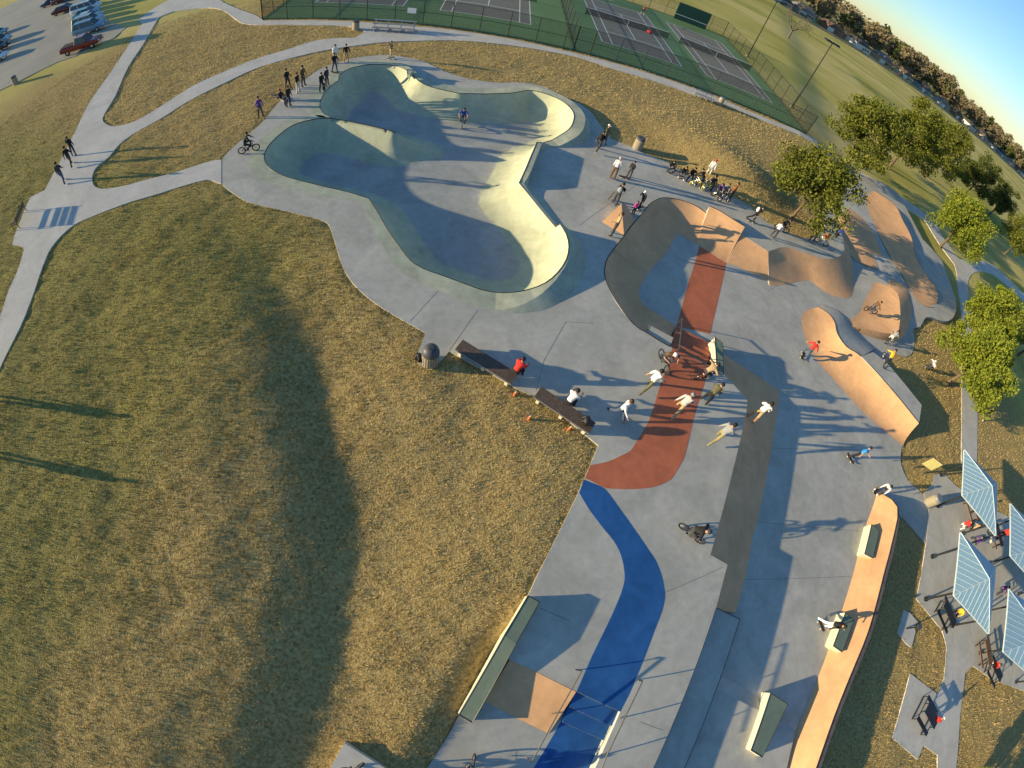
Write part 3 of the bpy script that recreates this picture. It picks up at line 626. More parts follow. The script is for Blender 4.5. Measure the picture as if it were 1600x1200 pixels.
# ------------------------------------------------------------------ stairs
def stairs(label, e0, e1, dirn, nst, rise, ztop, mat, riser_mat):
    a, b = P3(*e0, ztop), P3(*e1, ztop); c = (a + b) / 2; t = thing('stairs', label, 'stairs', tuple(c))
    d = np.array([dirn[0], dirn[1], 0])
    for k in range(nst):
        z1 = -rise * (k + 1); o0 = d * k
        if k < nst - 1:
            m = MB(); q = [a + o0, b + o0, b + d * (k + 1), a + d * (k + 1)]; q = [(p[0], p[1], ztop + z1) for p in q]; lo_ = [(p[0], p[1], ztop - rise * nst - .2) for p in q]
            m.add(q + lo_, up_faces(q, [(0, 1, 2, 3)]) + [(0, 4, 5, 1), (1, 5, 6, 2), (2, 6, 7, 3), (3, 7, 4, 0)]); m.build('step', mat, t, off=c)
        m = MB(); m.tube(a + o0 + [0, 0, -rise * k - .006], b + o0 + [0, 0, -rise * k - .006], .009, n=4); m.build('nosing', riser_mat, t, off=c)
    return t, a, b, d
plain('nosing_pale', (0.13, 0.15, 0.18), .8, var=.7, scale=9)
d_blue = P(889, 1105, -.16) - P(900, 1081, 0)
st, sa, sb, sdv = stairs('wide blue painted steps leading down at the bottom of the picture', (901,1080.5), (969,1112), d_blue, 3, .16, 0, 'concrete_blue', 'nosing_pale')
e3a, e3b = sa + sdv * 2, sb + sdv * 2
bb = [e3a[:2], e3b[:2], P(928,1202,ZB), P(905,1262,ZB), P(797,1262,ZB), P(834,1200,ZB)]
slab('painted_band', bb, ZB + .005, 'concrete_blue', thick=.004)
d_red = (P(1057,510,ZL) - P(1048,541,0)); d_red = d_red / 4.2
stairs('red painted steps with handrail between two ledges', (1047,541.5), (1106,570), d_red, 5, .17, 0, 'concrete_red', 'nosing_pale')
# cheek wall cap beside the blue stairs
# ------------------------------------------------------------------ ledges
block('ledge', 'long low green-topped ledge at the grass edge left of the blue stairs', [(825,931),(788,993),(717,1116),(738,1129),(806,1006),(843,940.5)], .42, 0, zlist=ZB, zs=[.42,.42,-.08,-.08,.42,.42])
block('ledge', 'dark shaded lower ledge running along the drop beside the stair platform', [(1119,950),(1156,967.5),(1070,1199),(1046,1262),(998,1262),(1022,1197)], .42, ZL, 'concrete', 'concrete')
block('ledge', 'short pale-sided ledge at the right of the red stairs', [(1117,526.6),(1129,536),(1131,582),(1120,578)], .12+.85, ZL)
block('ledge', 'grey flat ledge at the left of the red stairs', [(1011,520),(1015,508),(1052,527.5),(1047,541)], .75, ZL, 'concrete', 'concrete', edge='joint')
block('ledge', 'pale-sided green ledge set into the upper end of the orange bank', [(1362,819),(1374,829),(1364,872),(1351,865)], .6, ZL)
block('ledge', 'pale-sided green ledge set into the middle of the orange bank', [(1321,957),(1334,969),(1316,1019),(1302,1009)], .6, ZL)
block('ledge', 'wedge-shaped green ledge near the foot of the orange bank', [(1204,1083),(1231,1100),(1191,1183),(1173.5,1172)], .6, ZL)
# low cross bank by the wedge ledge
zc = ZL + .22
slab('plaza', PL([(1112,1072),(1188,1111),(1210,1122),(1243,1141),(1234,1180),(1214,1262),(1045,1262),(1075,1170)], zc), zc, 'concrete', thick=.4)
ramp('bank_ramp', 'low shaded cross bank on the lower plaza beside the wedge ledge', [((1128,1056),(1119,1076),zc),((1190,1091),(1188,1111),zc),((1250,1122),(1243,1141),zc)], 1.0, 2, smooth=False, coping=False, mat='concrete')
# ------------------------------------------------------------------ handrails
def rail(label, pts, feet, r=.028, z0=0):
    """pts: 3D top line; feet: list of (top point, foot point)"""
    c = np.array(feet[0][1]); t = thing('handrail', label, 'handrail', tuple(c))
    m = MB(); m.path(pts, r, 8); m.build('top_rail', 'steel', t, off=c)
    for a, b in feet:
        m = MB(); m.tube(b, a, r * .9, n=8); m.build('post', 'steel', t, off=c)
    return t
def railp(top, z): return P3(*top, z)
t0, t1, t2 = railp((909,1048),.62), railp((873,1112),.30), railp((831,1190),.16)
rail('thin steel handrail at the left of the blue stairs', [P3(899,1046,.62), t0, t1, t2], [(P3(905,1047,.62), P3(901,1047,0)), (t1, P3(863,1115,-.25)), (t2, P3(824,1184,ZB))])
q0, q1, q2, q3 = railp((1004,1064),.62), railp((978,1118),.62), railp((951,1174),.62), railp((935,1215),.62)
rail('thin steel handrail on the platform right of the blue stairs', [P3(998,1063,.62), q0, q1, q2, q3], [(q0, P3(997,1062,0)), (q1, P3(969,1122,0)), (q2, P3(941,1180,0))])
r0, r1_, r2_ = railp((1066,498),.1), railp((1064,520),.45), railp((1061,545),.75)
rail('black handrail running down the red stairs', [r0, r1_, r2_], [(r0, P3(1058,507,ZL)), (r1_, P3(1056,520,-.45)), (r2_, P3(1054,548,0))], .03)
# ------------------------------------------------------------------ tennis courts
TS = 17 / 17.8238; TO = np.array([-6.00241, 60.66885]) * TS; tcs, tsn = math.cos(0.327232), math.sin(0.327232)
def T(lx, ly): return TO + TS * np.array([lx * tcs - ly * tsn, lx * tsn + ly * tcs])
def TP(pts): return np.array([T(*p) for p in pts])
TZ = 0.03
slab('tennis_court_surface', TP([(-39.6,-6.5),(28.6,-6.5),(28.6,30.6),(-39.6,30.6)]), TZ, 'court_green', thick=.3)
LW = 0.12
for k, x0 in enumerate((0.0, 14.8, -20.0, -35.5)):
    o = slab('court', TP([(x0,0),(x0+10.97,0),(x0+10.97,23.77),(x0,23.77)]), TZ + .005, 'court_grey', thick=.004)
    segs = [((0,0),(10.97,0)),((0,23.77),(10.97,23.77)),((0,0),(0,23.77)),((10.97,0),(10.97,23.77)),((1.37,0),(1.37,23.77)),((9.6,0),(9.6,23.77)),((1.37,5.485),(9.6,5.485)),((1.37,18.285),(9.6,18.285)),((5.485,5.485),(5.485,18.285))]
    for a, b in segs:
        p, q = T(x0 + a[0], a[1]), T(x0 + b[0], b[1]); d = (q - p) / np.linalg.norm(q - p); n_ = np.array([-d[1], d[0]]) * LW / 2
        mesh('court_line', [(*(p - n_), TZ + .01), (*(q - n_), TZ + .01), (*(q + n_), TZ + .01), (*(p + n_), TZ + .01)], [(0, 1, 2, 3)], 'white_paint', o)
def meshmat(name, col, dens, scale):
    m, t, b = base(name, .6); b.inputs['Base Color'].default_value = rgba(col)
    tc = nd(t, 'ShaderNodeTexCoord'); mp = nd(t, 'ShaderNodeMapping'); mp.inputs['Rotation'].default_value = (0, math.radians(45), 0); t.links.new(tc.outputs['Object'], mp.inputs[0])
    br = nd(t, 'ShaderNodeTexBrick'); br.offset = 0; br.inputs['Scale'].default_value = scale; br.inputs['Mortar Size'].default_value = dens; br.inputs['Brick Width'].default_value = .5; br.inputs['Row Height'].default_value = .5; br.inputs['Mortar Smooth'].default_value = 0
    sx = nd(t, 'ShaderNodeSeparateXYZ'); cx = nd(t, 'ShaderNodeCombineXYZ'); t.links.new(mp.outputs[0], sx.inputs[0]); t.links.new(sx.outputs[0], cx.inputs[0]); t.links.new(sx.outputs[2], cx.inputs[1]); t.links.new(cx.outputs[0], br.inputs['Vector'])
    t.links.new(br.outputs['Fac'], b.inputs['Alpha'])
meshmat('chain_link_wire', (0.02, 0.025, 0.02), .034, 9.0)
meshmat('net_cord', (0.02, 0.02, 0.02), .10, 12.0)
NETL = {0: 'net on the court just right of the dividing fence', 14.8: 'net on the rightmost court beside the light poles', -20.0: 'net on the court left of the dividing fence', -35.5: 'net on the leftmost court'}
for x0, lb in NETL.items():
    p, q = T(x0 - .914, 11.885), T(x0 + 11.884, 11.885); c = (*((p + q) / 2), TZ); L_ = np.linalg.norm(q - p); rz = math.atan2(q[1] - p[1], q[0] - p[0])
    t = thing('tennis_net', 'tennis ' + lb, 'tennis net', c, rz, 'tennis nets')
    for s_ in (-1, 1): MB().tube((s_ * L_ / 2, 0, 0), (s_ * L_ / 2, 0, 1.07), .05).build('post', 'steel_dark', t)
    mesh('net_mesh', [(-L_ / 2, 0, .08), (0, 0, .05), (L_ / 2, 0, .08), (L_ / 2, 0, 1.04), (0, 0, .91), (-L_ / 2, 0, 1.04)], [(0, 1, 4, 5), (1, 2, 3, 4)], 'net_cord', t)
    MB().path([(-L_ / 2, 0, 1.05), (0, 0, .92), (L_ / 2, 0, 1.05)], .035, 6).build('top_tape', 'white_paint', t); MB().box((0, 0, .48), (.06, .02, .9)).build('centre_strap', 'white_paint', t)
FH = 2.95
def fence(label, a, b, n, gates=(), z=0.0):
    p, q = T(*a), T(*b); L_ = np.linalg.norm(q - p); rz = math.atan2(q[1] - p[1], q[0] - p[0]); t = thing('chain_link_fence', label, 'fence', (*p, z), rz, 'tennis court fences')
    for i in range(n + 1): MB().tube((L_ * i / n, 0, 0), (L_ * i / n, 0, FH), .04 if i % 12 else .06, n=6).build('post', 'black_paint', t)
    for zz, nm in ((FH, 'top_rail'), (1.45, 'middle_rail'), (.08, 'bottom_rail')): MB().tube((0, 0, zz), (L_, 0, zz), .025, n=6).build(nm, 'black_paint', t)
    for g0 in gates: MB().box((g0, 0, 1.1), (1.2, .06, 2.1)).build('gate', 'chain_link_wire', t)
    mesh('wire_mesh', [(0, .03, .06), (L_, .03, .06), (L_, .03, FH), (0, .03, FH)], [(0, 1, 2, 3)], 'chain_link_wire', t)
fence('black chain link fence along the near side of the tennis courts', (-39.6,-6.55), (28.6,-6.55), 22)
fence('black chain link fence along the right end of the tennis courts', (28.6,-6.55), (28.6,30.6), 12)
fence('black chain link fence along the far side of the tennis courts', (28.6,30.65), (-39.6,30.65), 22)
fence('black chain link fence dividing the tennis courts', (-4.3,-6.45), (-4.3,30.5), 12)
fence('black chain link fence along the left end of the tennis courts', (-39.6,30.6), (-39.6,-6.5), 12)
p, q = T(17.8, 29.6), T(24.4, 29.6); c = (*((p + q) / 2), TZ); rz = math.atan2(q[1] - p[1], q[0] - p[0]); L_ = np.linalg.norm(q - p)
plain('wall_green', (0.025, 0.075, 0.055), .6)
t = thing('practice_wall', 'dark green hitting wall with white line at the back of the courts', 'practice wall', c, rz)
for k in range(3): MB().box((-L_ / 3 + k * L_ / 3, 0, 1.6), (L_ / 3 - .02, .2, 3.2)).build('panel', 'wall_green', t)
MB().box((0, -.11, .95), (L_, .02, .1)).build('net_line', 'white_paint', t)
p = T(-22.3, -6.68); t = thing('notice_board', 'small white notice on the tennis fence near the gate', 'sign', (*p, 1.55), 0.327)
MB().box((0, 0, 0), (.9, .03, .6)).build('panel', 'white_paint', t)
for xx in (-.3, .3): MB().box((xx, .025, 0), (.04, .03, .75)).build('strap', 'black_paint', t)
plain('red_cloth', (0.5, .04, .03), .8); plain('orange_cloth', (.65, .13, .03), .8)
p = T(8.9, 11.6); t = thing('sports_bag', 'red bag on the ground against a tennis net', 'bag', (*p, TZ)); MB().ball((0, 0, .22), .3, sq=(1.4, .8, .75)).build('bag_body', 'red_cloth', t, True); MB().path([(-.2, 0, .4), (0, 0, .56), (.2, 0, .4)], .02).build('handle', 'black_paint', t)

# ------------------------------------------------------------------ light poles
for (bx, by), lb in (((1237.5,167.5), 'tall black floodlight pole at the near right corner of the courts'), ((1168,88), 'tall black floodlight pole at the far right corner of the courts')):
    p = P(bx, by); t = thing('floodlight_pole', lb, 'light pole', (*p, -.05), .33)
    MB().tube((0, 0, 0), (0, 0, 11.4), .11, .07, 10).build('pole', 'black_paint', t); MB().box((0, 0, .1), (.6, .6, .3)).build('base', 'bin_concrete', t)
    MB().tube((-1.1, 0, 11.3), (1.1, 0, 11.3), .05).build('cross_arm', 'black_paint', t)
    for s_ in (-1, 1): MB().box((s_ * .75, .1, 11.4), (.95, .75, .26)).build('lamp_head', 'black_paint', t, bevel=.04)

# ------------------------------------------------------------------ litter bins
def bin_(px, z, label, style=0, s=1.0):
    p = P(*px, z); t = thing('litter_bin', label, 'litter bin', (*p, z), random.random(), 'litter bins')
    MB().lathe((0, 0, 0), [(.30 * s, 0), (.34 * s, .03), (.34 * s, .78 * s), (.31 * s, .80 * s)], 20).build('body', 'bin_concrete', t)
    if style == 0:
        for i in range(20):
            a = 2 * math.pi * i / 20; MB().box((.352 * s * math.cos(a), .352 * s * math.sin(a), .4 * s), (.03, .075 * s, .7 * s), a).build('slat', 'bin_concrete', t)
        MB().lathe((0, 0, .8 * s), [(.37 * s, 0), (.37 * s, .06), (.33 * s, .2 * s), (.2 * s, .31 * s), (.06 * s, .34 * s)], 20).build('lid', 'bin_lid', t, True)
        MB().box((.0, .0, 1.15 * s), (.2, .16, .08)).build('lid_cap', 'bin_lid', t)
    else:
        MB().lathe((0, 0, .8 * s), [(.32 * s, 0), (.32 * s, .14 * s), (.27 * s, .17 * s), (.16 * s, .17 * s)], 20).build('lid', 'bin_lid' if style == 1 else 'galvanised', t)
        MB().lathe((0, 0, -.02), [(.37 * s, 0), (.37 * s, .1)], 20).build('foot_ring', 'galvanised', t)
    return t
bin_((672,566), 0, 'slatted litter bin with dark domed lid at the end of the first bench', 0)
bin_((995,232), 0, 'tall tan litter bin on the grass behind the seated riders', 1, 1.1)
bin_((556,46), 0, 'tan litter bin beside the bleachers', 1, 1.05)
bin_((25,131), 0, 'grey litter bin at the edge of the car park', 1, 1.1)
bin_((1449,786), ZL, 'round tan litter bin with pale base near the first shelter', 2, 1.15)
bin_((1124,163), 0, 'pale litter bin at the tennis court gate', 2, .95)

# ------------------------------------------------------------------ slab benches on the lawn edge, scattered small things
def slab_bench(a0, a1, w, label):
    z = .45; p, q = P(*a0, z), P(*a1, z); L_ = np.linalg.norm(q - p); rz = math.atan2(q[1] - p[1], q[0] - p[0]); t = thing('slab_bench', label, 'bench', (*((p + q) / 2), 0), rz, 'slab benches')
    MB().box((0, 0, .42), (L_, w, .09)).build('seat', 'wood_bench', t, bevel=.012)
    MB().box((0, -w / 2 - .012, .42), (L_, .02, .06)).build('edge_strip', 'galvanised', t)
    for k in (-.42, 0, .42): MB().box((k * L_, 0, .18), (.14, w * .8, .38)).build('leg', 'concrete_pale', t)
slab_bench((717,538), (804,592), .62, 'long dark slab bench with a person in red on it')
slab_bench((840,612), (926,669), .62, 'long dark slab bench with a person in white on it')
def shoe_pair(px, col, label):
    p = P(*px, 0); z = float(zterrain(np.array([p]))[0]); t = thing('drinks_bottle', label, 'bottle', (*p, z), random.random() * 3)
    m = plain('orange_plastic', (.75, .16, .04), .5); MB().lathe((0, 0, 0), [(.055, 0), (.06, .02), (.06, .2), (.028, .26), (.028, .30)], 12).build('bottle_body', col, t); MB().lathe((0, 0, .30), [(.032, 0), (.032, .05)], 10).build('cap', 'white_paint', t)
plain('orange_plastic', (.75, .16, .04), .5)
shoe_pair((804,617), 'orange_plastic', 'orange drinks bottle in the grass behind the gap between the benches'); shoe_pair((826,655), 'orange_plastic', 'orange drinks bottle lying alone furthest out on the lawn'); shoe_pair((889,671), 'orange_plastic', 'orange drinks bottle behind the end of the second bench')
def bag(px, z, label, mat='black_paint'):
    p = P(*px, z); t = thing('backpack', label, 'backpack', (*p, z), random.random() * 3)
    MB().ball((0, 0, .22), .24, sq=(.75, 1.0, 1.0)).build('bag_body', mat, t, True); MB().ball((.14, 0, .14), .12, sq=(.6, 1.1, 1)).build('front_pocket', mat, t, True); MB().path([(-.12, -.08, .1), (-.22, -.09, .25), (-.1, -.08, .42)], .02).build('strap', mat, t); MB().path([(-.12, .08, .1), (-.22, .09, .25), (-.1, .08, .42)], .02).build('strap', mat, t)
bag((655,563), 0, 'black backpack leaning on the slatted litter bin'); bag((914,661), .465, 'black backpack on the end of the second slab bench')

# ------------------------------------------------------------------ slatted park bench (left), bleachers
p0, p1 = P(22,362,.42), P(40,318,.42); L_ = 1.9; rz = math.atan2((p1 - p0)[1], (p1 - p0)[0]); c = P(33,345,0)
t = thing('park_bench', 'brown park bench with back beside the left path junction', 'bench', (*c, .012), rz - math.pi)
for k in range(4): MB().box((0, -.18 + k * .12, .44), (L_, .1, .03)).build('seat_slat', 'post_brown', t)
for k in range(3):
    MB().box((0, .27 + k * .03, .58 + k * .13), (L_, .025, .11)).build('back_slat', 'post_brown', t)
for s_ in (-1, 1):
    MB().path([(s_ * .9, -.22, 0), (s_ * .9, -.2, .43), (s_ * .9, -.2, .62), (s_ * .9, .2, .62)], .025).build('arm_frame', 'black_paint', t); MB().path([(s_ * .9, .25, 0), (s_ * .9, .22, .43), (s_ * .9, .36, .95)], .025).build('rear_leg', 'black_paint', t)
def bleacher(a, b, rows, label):
    p, q = P(*a), P(*b); L_ = np.linalg.norm(q - p); rz = math.atan2((q - p)[1], (q - p)[0]); t = thing('bleacher', label, 'bleacher', (*((p + q) / 2), .012), rz)
    for k in range(rows):
        MB().box((0, k * .6, .42 + k * .25), (L_, .26, .05)).build('seat_plank', 'galvanised', t)
        if k: MB().box((0, k * .6 - .32, .12 + k * .25), (L_, .22, .04)).build('foot_plank', 'galvanised', t)
    for x in (-.45, -.15, .15, .45): MB().path([(x * L_, -.1, 0), (x * L_, -.1, .4)], .03).path([(x * L_, (rows - 1) * .6, 0), (x * L_, (rows - 1) * .6, .4 + .25 * (rows - 1))], .03).path([(x * L_, -.1, .04), (x * L_, (rows - 1) * .6 + .1, .04)], .03).path([(x * L_, -.1, .38), (x * L_, (rows - 1) * .6, .38 + .25 * (rows - 1))], .03).build('support_frame', 'galvanised', t)
bleacher((581,49), (648,53), 3, 'grey metal bleacher at the tennis fence gate'); bleacher((1084,150), (1113,161), 2, 'low metal bench bleacher at the right tennis gate')

# ------------------------------------------------------------------ sign with two legs by the shelters
pa, pb = P(1428,730,ZL), P(1441,739,ZL); c = (pa + pb) / 2; rz = math.atan2((pb - pa)[1], (pb - pa)[0]); L_ = np.linalg.norm(pb - pa); zg = float(zterrain(np.array([c]))[0])
t = thing('park_sign', 'yellow rules sign on two posts near the first shelter', 'sign', (*c, zg), rz)
for s_ in (-1, 1): MB().box((s_ * L_ / 2, 0, .95), (.1, .1, 1.9)).build('post', 'post_brown', t)
MB().box((0, -.06, 1.35), (L_ * 1.15, .05, 1.05)).build('panel', 'sign_yellow', t, bevel=.01)
MB().box((0, -.06, 1.35), (L_ * 1.22, .035, 1.13)).build('frame', 'post_brown', t)

# ------------------------------------------------------------------ shelters
def shelter(px4, zr, apex_up, label, feet):
    """px4: roof eave corners in the photo at height zr above the ground"""
    ze = ZL + zr; E4 = np.array([P3(a, b, ze) for a, b in px4]); c2 = E4[:, :2].mean(0); c = np.array([*c2, ZL]); t = thing('picnic_shelter', label, 'shelter', tuple(c), 0, 'blue roofed picnic shelters')
    if np.sum(E4[:, 0] * np.roll(E4[:, 1], -1) - np.roll(E4[:, 0], -1) * E4[:, 1]) < 0: E4 = E4[::-1]
    ap = np.array([*c2, ze + apex_up])
    for i in range(4):
        a, b = E4[i], E4[(i + 1) % 4]
        nrm = np.cross(b - a, ap - a); nrm /= np.linalg.norm(nrm); th_ = nrm * .05
        r = mesh('roof_panel', [a, b, ap, a - th_, b - th_, ap - th_], [(0, 1, 2), (5, 4, 3), (0, 3, 4, 1), (1, 4, 5, 2), (2, 5, 3, 0)], 'roof_blue', t, off=c)
        L_ = np.linalg.norm(b - a); n = 11; m_ = (a + b) / 2
        for k in range(1, n):
            s_ = k / n; f0 = a + (b - a) * s_; tt = 1 - abs(2 * s_ - 1); f1 = f0 + (ap - m_) * tt
            if tt > .05: MB().tube(f0 + nrm * .012, f1 + nrm * .012, .016, n=4).build('seam', 'roof_seam', r, off=c)
        MB().tube(a + [0, 0, .01], ap + [0, 0, .01], .032, n=6).build('ridge_cap', 'roof_seam', t, off=c)
        MB().box((a + b) / 2 - [0, 0, .06], (L_, .04, .09), math.atan2((b - a)[1], (b - a)[0])).build('fascia', 'roof_seam', t, off=c)
    for i in range(4):
        f = c2 + (E4[i, :2] - c2) * .72; zt = ze + apex_up * .27
        MB().tube((*f, ZL), (*f, zt - .02), .07, n=8).build('post', 'black_paint', t, off=c); MB().box((*f, ZL + .06), (.26, .26, .14)).build('post_base', 'black_paint', t, off=c)
        g = c2 + (E4[(i + 1) % 4, :2] - c2) * .72; MB().tube((*f, zt - .12), (*g, zt - .12), .045, n=6).build('beam', 'black_paint', t, off=c)
    return t
S1 = [(1507,703),(1504,773),(1556,837),(1558,756)]
S2 = [(1501,832),(1491,930),(1545,990),(1556,888)]
shelter(S1, 2.7, .95, 'blue ribbed hip roof shelter nearest the yellow sign', None)
shelter(S2, 2.7, .95, 'blue ribbed hip roof shelter in the middle of the group, nearest the lawn', None)
def shift(S_, dx, dy): return [(a + dx, b + dy) for a, b in S_]
shelter([(1579,787),(1579,868),(1640,938),(1650,850)], 2.7, .95, 'blue ribbed hip roof shelter cut by the right edge, upper one', None)
shelter([(1577,921),(1568,1018),(1640,1082),(1650,975)], 2.7, .95, 'blue ribbed hip roof shelter cut by the right edge, lower one', None)
# picnic tables
def picnic(px, rz, label, mat='table_brown', s=1.0):
    p = P(*px, ZL); t = thing('picnic_table', label, 'picnic table', (*p, ZL + .006), rz, 'picnic tables')
    for k in range(4): MB().box((0, -.27 + k * .18, .74), (1.9, .165, .04)).build('top_plank', mat, t)
    for s_ in (-1, 1): MB().box((0, s_ * .72, .44), (1.9, .26, .04)).build('seat_plank', mat, t)
    for x in (-.75, .75): MB().path([(x, -.75, .42), (x, -.35, .42), (x, .35, .42), (x, .75, .42)], .03).path([(x, -.6, .0), (x, -.25, .72)], .03).path([(x, .6, .0), (x, .25, .72)], .03).path([(x, -.62, .03), (x, .62, .03)], .03).build('leg_frame', 'black_paint', t)
a_img = math.atan2(*(P(1490,960,ZL) - P(1460,950,ZL))[::-1])
picnic((1513,800), 2.0, 'brown picnic table under the shelter nearest the yellow sign'); picnic((1550,840), 2.0, 'brown picnic table between the first two shelters'); picnic((1470,962), -.75, 'black framed picnic table at the lower corner of the middle shelter', 'black_paint'); picnic((1531,1020), 2.0, 'brown picnic table under the lower right shelter'); picnic((1545,1050), -.6, 'dark picnic table at the outer corner of the lower right shelter', 'black_paint')
# accessible table with frame back on its own pad
p = P(1440,1118,ZL); t = thing('picnic_table', 'black steel mesh picnic table standing alone on the square pad', 'picnic table', (*p, ZL + .006), -.62)
plain('mesh_black', (.012, .012, .015), .5)
MB().box((0, 0, .76), (1.75, .8, .04)).build('table_top', 'mesh_black', t, bevel=.01)
for s_ in (-1, 1): MB().box((0, s_ * .78, .45), (1.75, .3, .04)).build('seat', 'mesh_black', t, bevel=.01)
for x in (-.8, .8): MB().path([(x, -.85, .03), (x, -.85, .42), (x, .85, .42), (x, .85, .03), (x, -.85, .03)], .03).path([(x, -.3, .42), (x, -.3, .74)], .03).path([(x, .3, .42), (x, .3, .74)], .03).build('leg_frame', 'black_paint', t)
# small grill on the diamond pad
p = P(1416,982,ZL); t = thing('park_grill', 'small black barbecue grill on the little diamond pad', 'grill', (*p, ZL + .01), .5)
MB().tube((0, 0, 0), (0, 0, .75), .05).build('pedestal', 'black_paint', t); MB().box((0, 0, .88), (.5, .4, .25)).build('fire_box', 'black_paint', t, bevel=.02)
for k in range(5): MB().tube((-.24, -.16 + k * .08, 1.02), (.24, -.16 + k * .08, 1.02), .012, n=5).build('grate_bar', 'galvanised', t)

# ------------------------------------------------------------------ vehicles
def paint(name, col): return plain(name, col, .22, .1, .6, var=.03)
for nm, c in (('paint_red', (.20, .018, .012)), ('paint_blue', (.13, .25, .36)), ('paint_white', (.62, .66, .68)), ('paint_silver', (.34, .42, .46)), ('paint_teal', (.12, .30, .34)), ('paint_black', (.02, .02, .024)), ('paint_navy', (.02, .03, .09)), ('paint_maroon', (.10, .02, .02)), ('paint_tan', (.40, .34, .24))): paint(nm, c)
plain('lamp_white', (.75, .75, .7), .15); plain('lamp_red', (.4, .02, .02), .2)
def vehicle(kind, mat, label, loc, rz, group=None, name='parked_car'):
    t = thing(name, label, {'pickup': 'pickup truck', 'suv': 'suv', 'car': 'car', 'van': 'van'}[kind], (*loc, .03), rz, group)
    L_, Wd, H1, H2 = {'pickup': (5.5, 1.9, 1.0, 1.78), 'suv': (4.8, 1.85, 1.02, 1.78), 'car': (4.6, 1.76, .88, 1.42), 'van': (5.0, 1.95, 1.1, 1.8)}[kind]; hw = Wd / 2
    # lower body by cross sections along x (front is +x)
    st_ = {'pickup': [(-2.75,.55,1.0,.94),(-2.7,.42,1.02,1),(-.5,.36,1.03,1),(.9,.36,1.05,1),(1.3,.36,1.05,1),(2.5,.42,.98,.96),(2.72,.5,.85,.88)], 'suv': [(-2.4,.5,1.0,.93),(-2.3,.36,1.06,1),(0,.34,1.06,1),(1.0,.34,1.06,1),(2.15,.38,.98,.96),(2.38,.48,.8,.86)], 'car': [(-2.3,.5,.8,.88),(-2.15,.34,.92,.97),(-.8,.26,.94,1),(.8,.26,.93,1),(1.9,.32,.82,.96),(2.28,.42,.62,.84)], 'van': [(-2.5,.5,1.05,.93),(-2.4,.36,1.1,1),(0,.34,1.1,1),(1.4,.34,1.08,1),(2.3,.38,.95,.95),(2.5,.48,.75,.85)]}[kind]
    v = []; f = []
    for x, z0, z1, w in st_:
        a = hw * w; v += [(x, -a * .92, z0), (x, -a, z0 + .12), (x, -a, z1 - .16), (x, -a * .93, z1), (x, a * .93, z1), (x, a, z1 - .16), (x, a, z0 + .12), (x, a * .92, z0)]
    for i in range(len(st_) - 1): f += [(i * 8 + j, (i + 1) * 8 + j, (i + 1) * 8 + (j + 1) % 8, i * 8 + (j + 1) % 8) for j in range(8)]
    f += [tuple(range(8)), tuple(range((len(st_) - 1) * 8 + 7, (len(st_) - 1) * 8 - 1, -1))]
    body = mesh('body', v, f, mat, t, True); md = body.modifiers.new('edge', 'EDGE_SPLIT'); md.split_angle = math.radians(40)
    cab = {'pickup': (-.55, -.35, .75, 1.35), 'suv': (-2.28, -2.05, .55, 1.25), 'car': (-1.75, -1.05, .35, 1.2), 'van': (-2.4, -2.25, .95, 1.75)}[kind]
    zb = max(s_[2] for s_ in st_) - .06; a, b = hw * .90, hw * .74
    bot = [(cab[0], -a), (cab[3], -a), (cab[3], a), (cab[0], a)]; top = [(cab[1], -b), (cab[2], -b), (cab[2], b), (cab[1], b)]
    v = [(x, y, zb) for x, y in bot] + [(x, y, H2 - .05) for x, y in top]
    mesh('window_glass', v, [(0, 1, 5, 4), (1, 2, 6, 5), (2, 3, 7, 6), (3, 0, 4, 7), (4, 5, 6, 7)], 'glass_dark', t)
    rf = [(cab[1] - .03, -b - .02), (cab[2] + .03, -b - .02), (cab[2] + .03, b + .02), (cab[1] - .03, b + .02)]
    MB().prism(rf, H2 - .055, H2).build('roof', mat, t, bevel=.025)
    fr = [.0, 1.0] if kind in ('pickup',) else [.0, .36, .7, 1.0]
    for sg in (-1, 1):
        for u in fr:
            p0 = np.array([cab[0] + (cab[3] - cab[0]) * u, sg * a * 1.005, zb]); p1 = np.array([cab[1] + (cab[2] - cab[1]) * u, sg * b * 1.01, H2 - .04]); MB().tube(p0, p1, .045, n=5).build('pillar', mat, t)
        MB().box((cab[3] - .25, sg * (hw + .08), zb + .08), (.12, .18, .13)).build('mirror', mat, t, bevel=.02)
        for wx in ((-1.75, 1.75) if kind == 'pickup' else (-1.42, 1.42)):
            R_ = .37 if kind != 'car' else .32; w = bpy.data.objects.new('wheel', None); COL.objects.link(w); w.parent = t; w.location = (wx, sg * (hw - .1), R_ - .03)
            MB().torus((0, 0, 0), R_ - .1, .11, 'Y', 18, 8).build('tyre', 'rubber', w, True); MB().tube((0, -.07, 0), (0, .07, 0), R_ - .14, n=14).build('rim', 'galvanised', w)
        zf = st_[-2][2] - .2; MB().box((st_[-1][0] - .05, sg * hw * .62, zf), (.12, .34, .16)).build('headlight', 'lamp_white', t, bevel=.02); MB().box((st_[0][0] + .04, sg * hw * .72, st_[1][2] - .25), (.1, .16, .26)).build('tail_light', 'lamp_red', t, bevel=.02)
    MB().box((st_[-1][0] - .02, 0, .48), (.14, Wd * .86, .2)).build('bumper', 'chrome' if kind == 'pickup' else mat, t, bevel=.03); MB().box((st_[0][0] + .02, 0, .5), (.14, Wd * .88, .2)).build('bumper', 'chrome' if kind == 'pickup' else mat, t, bevel=.03)
    if kind == 'pickup': MB().box((-1.65, 0, 1.06), (1.95, Wd * .80, .04)).build('dark_bed_plate', 'rubber', t)  # dark of the open bed drawn as a flat black plate
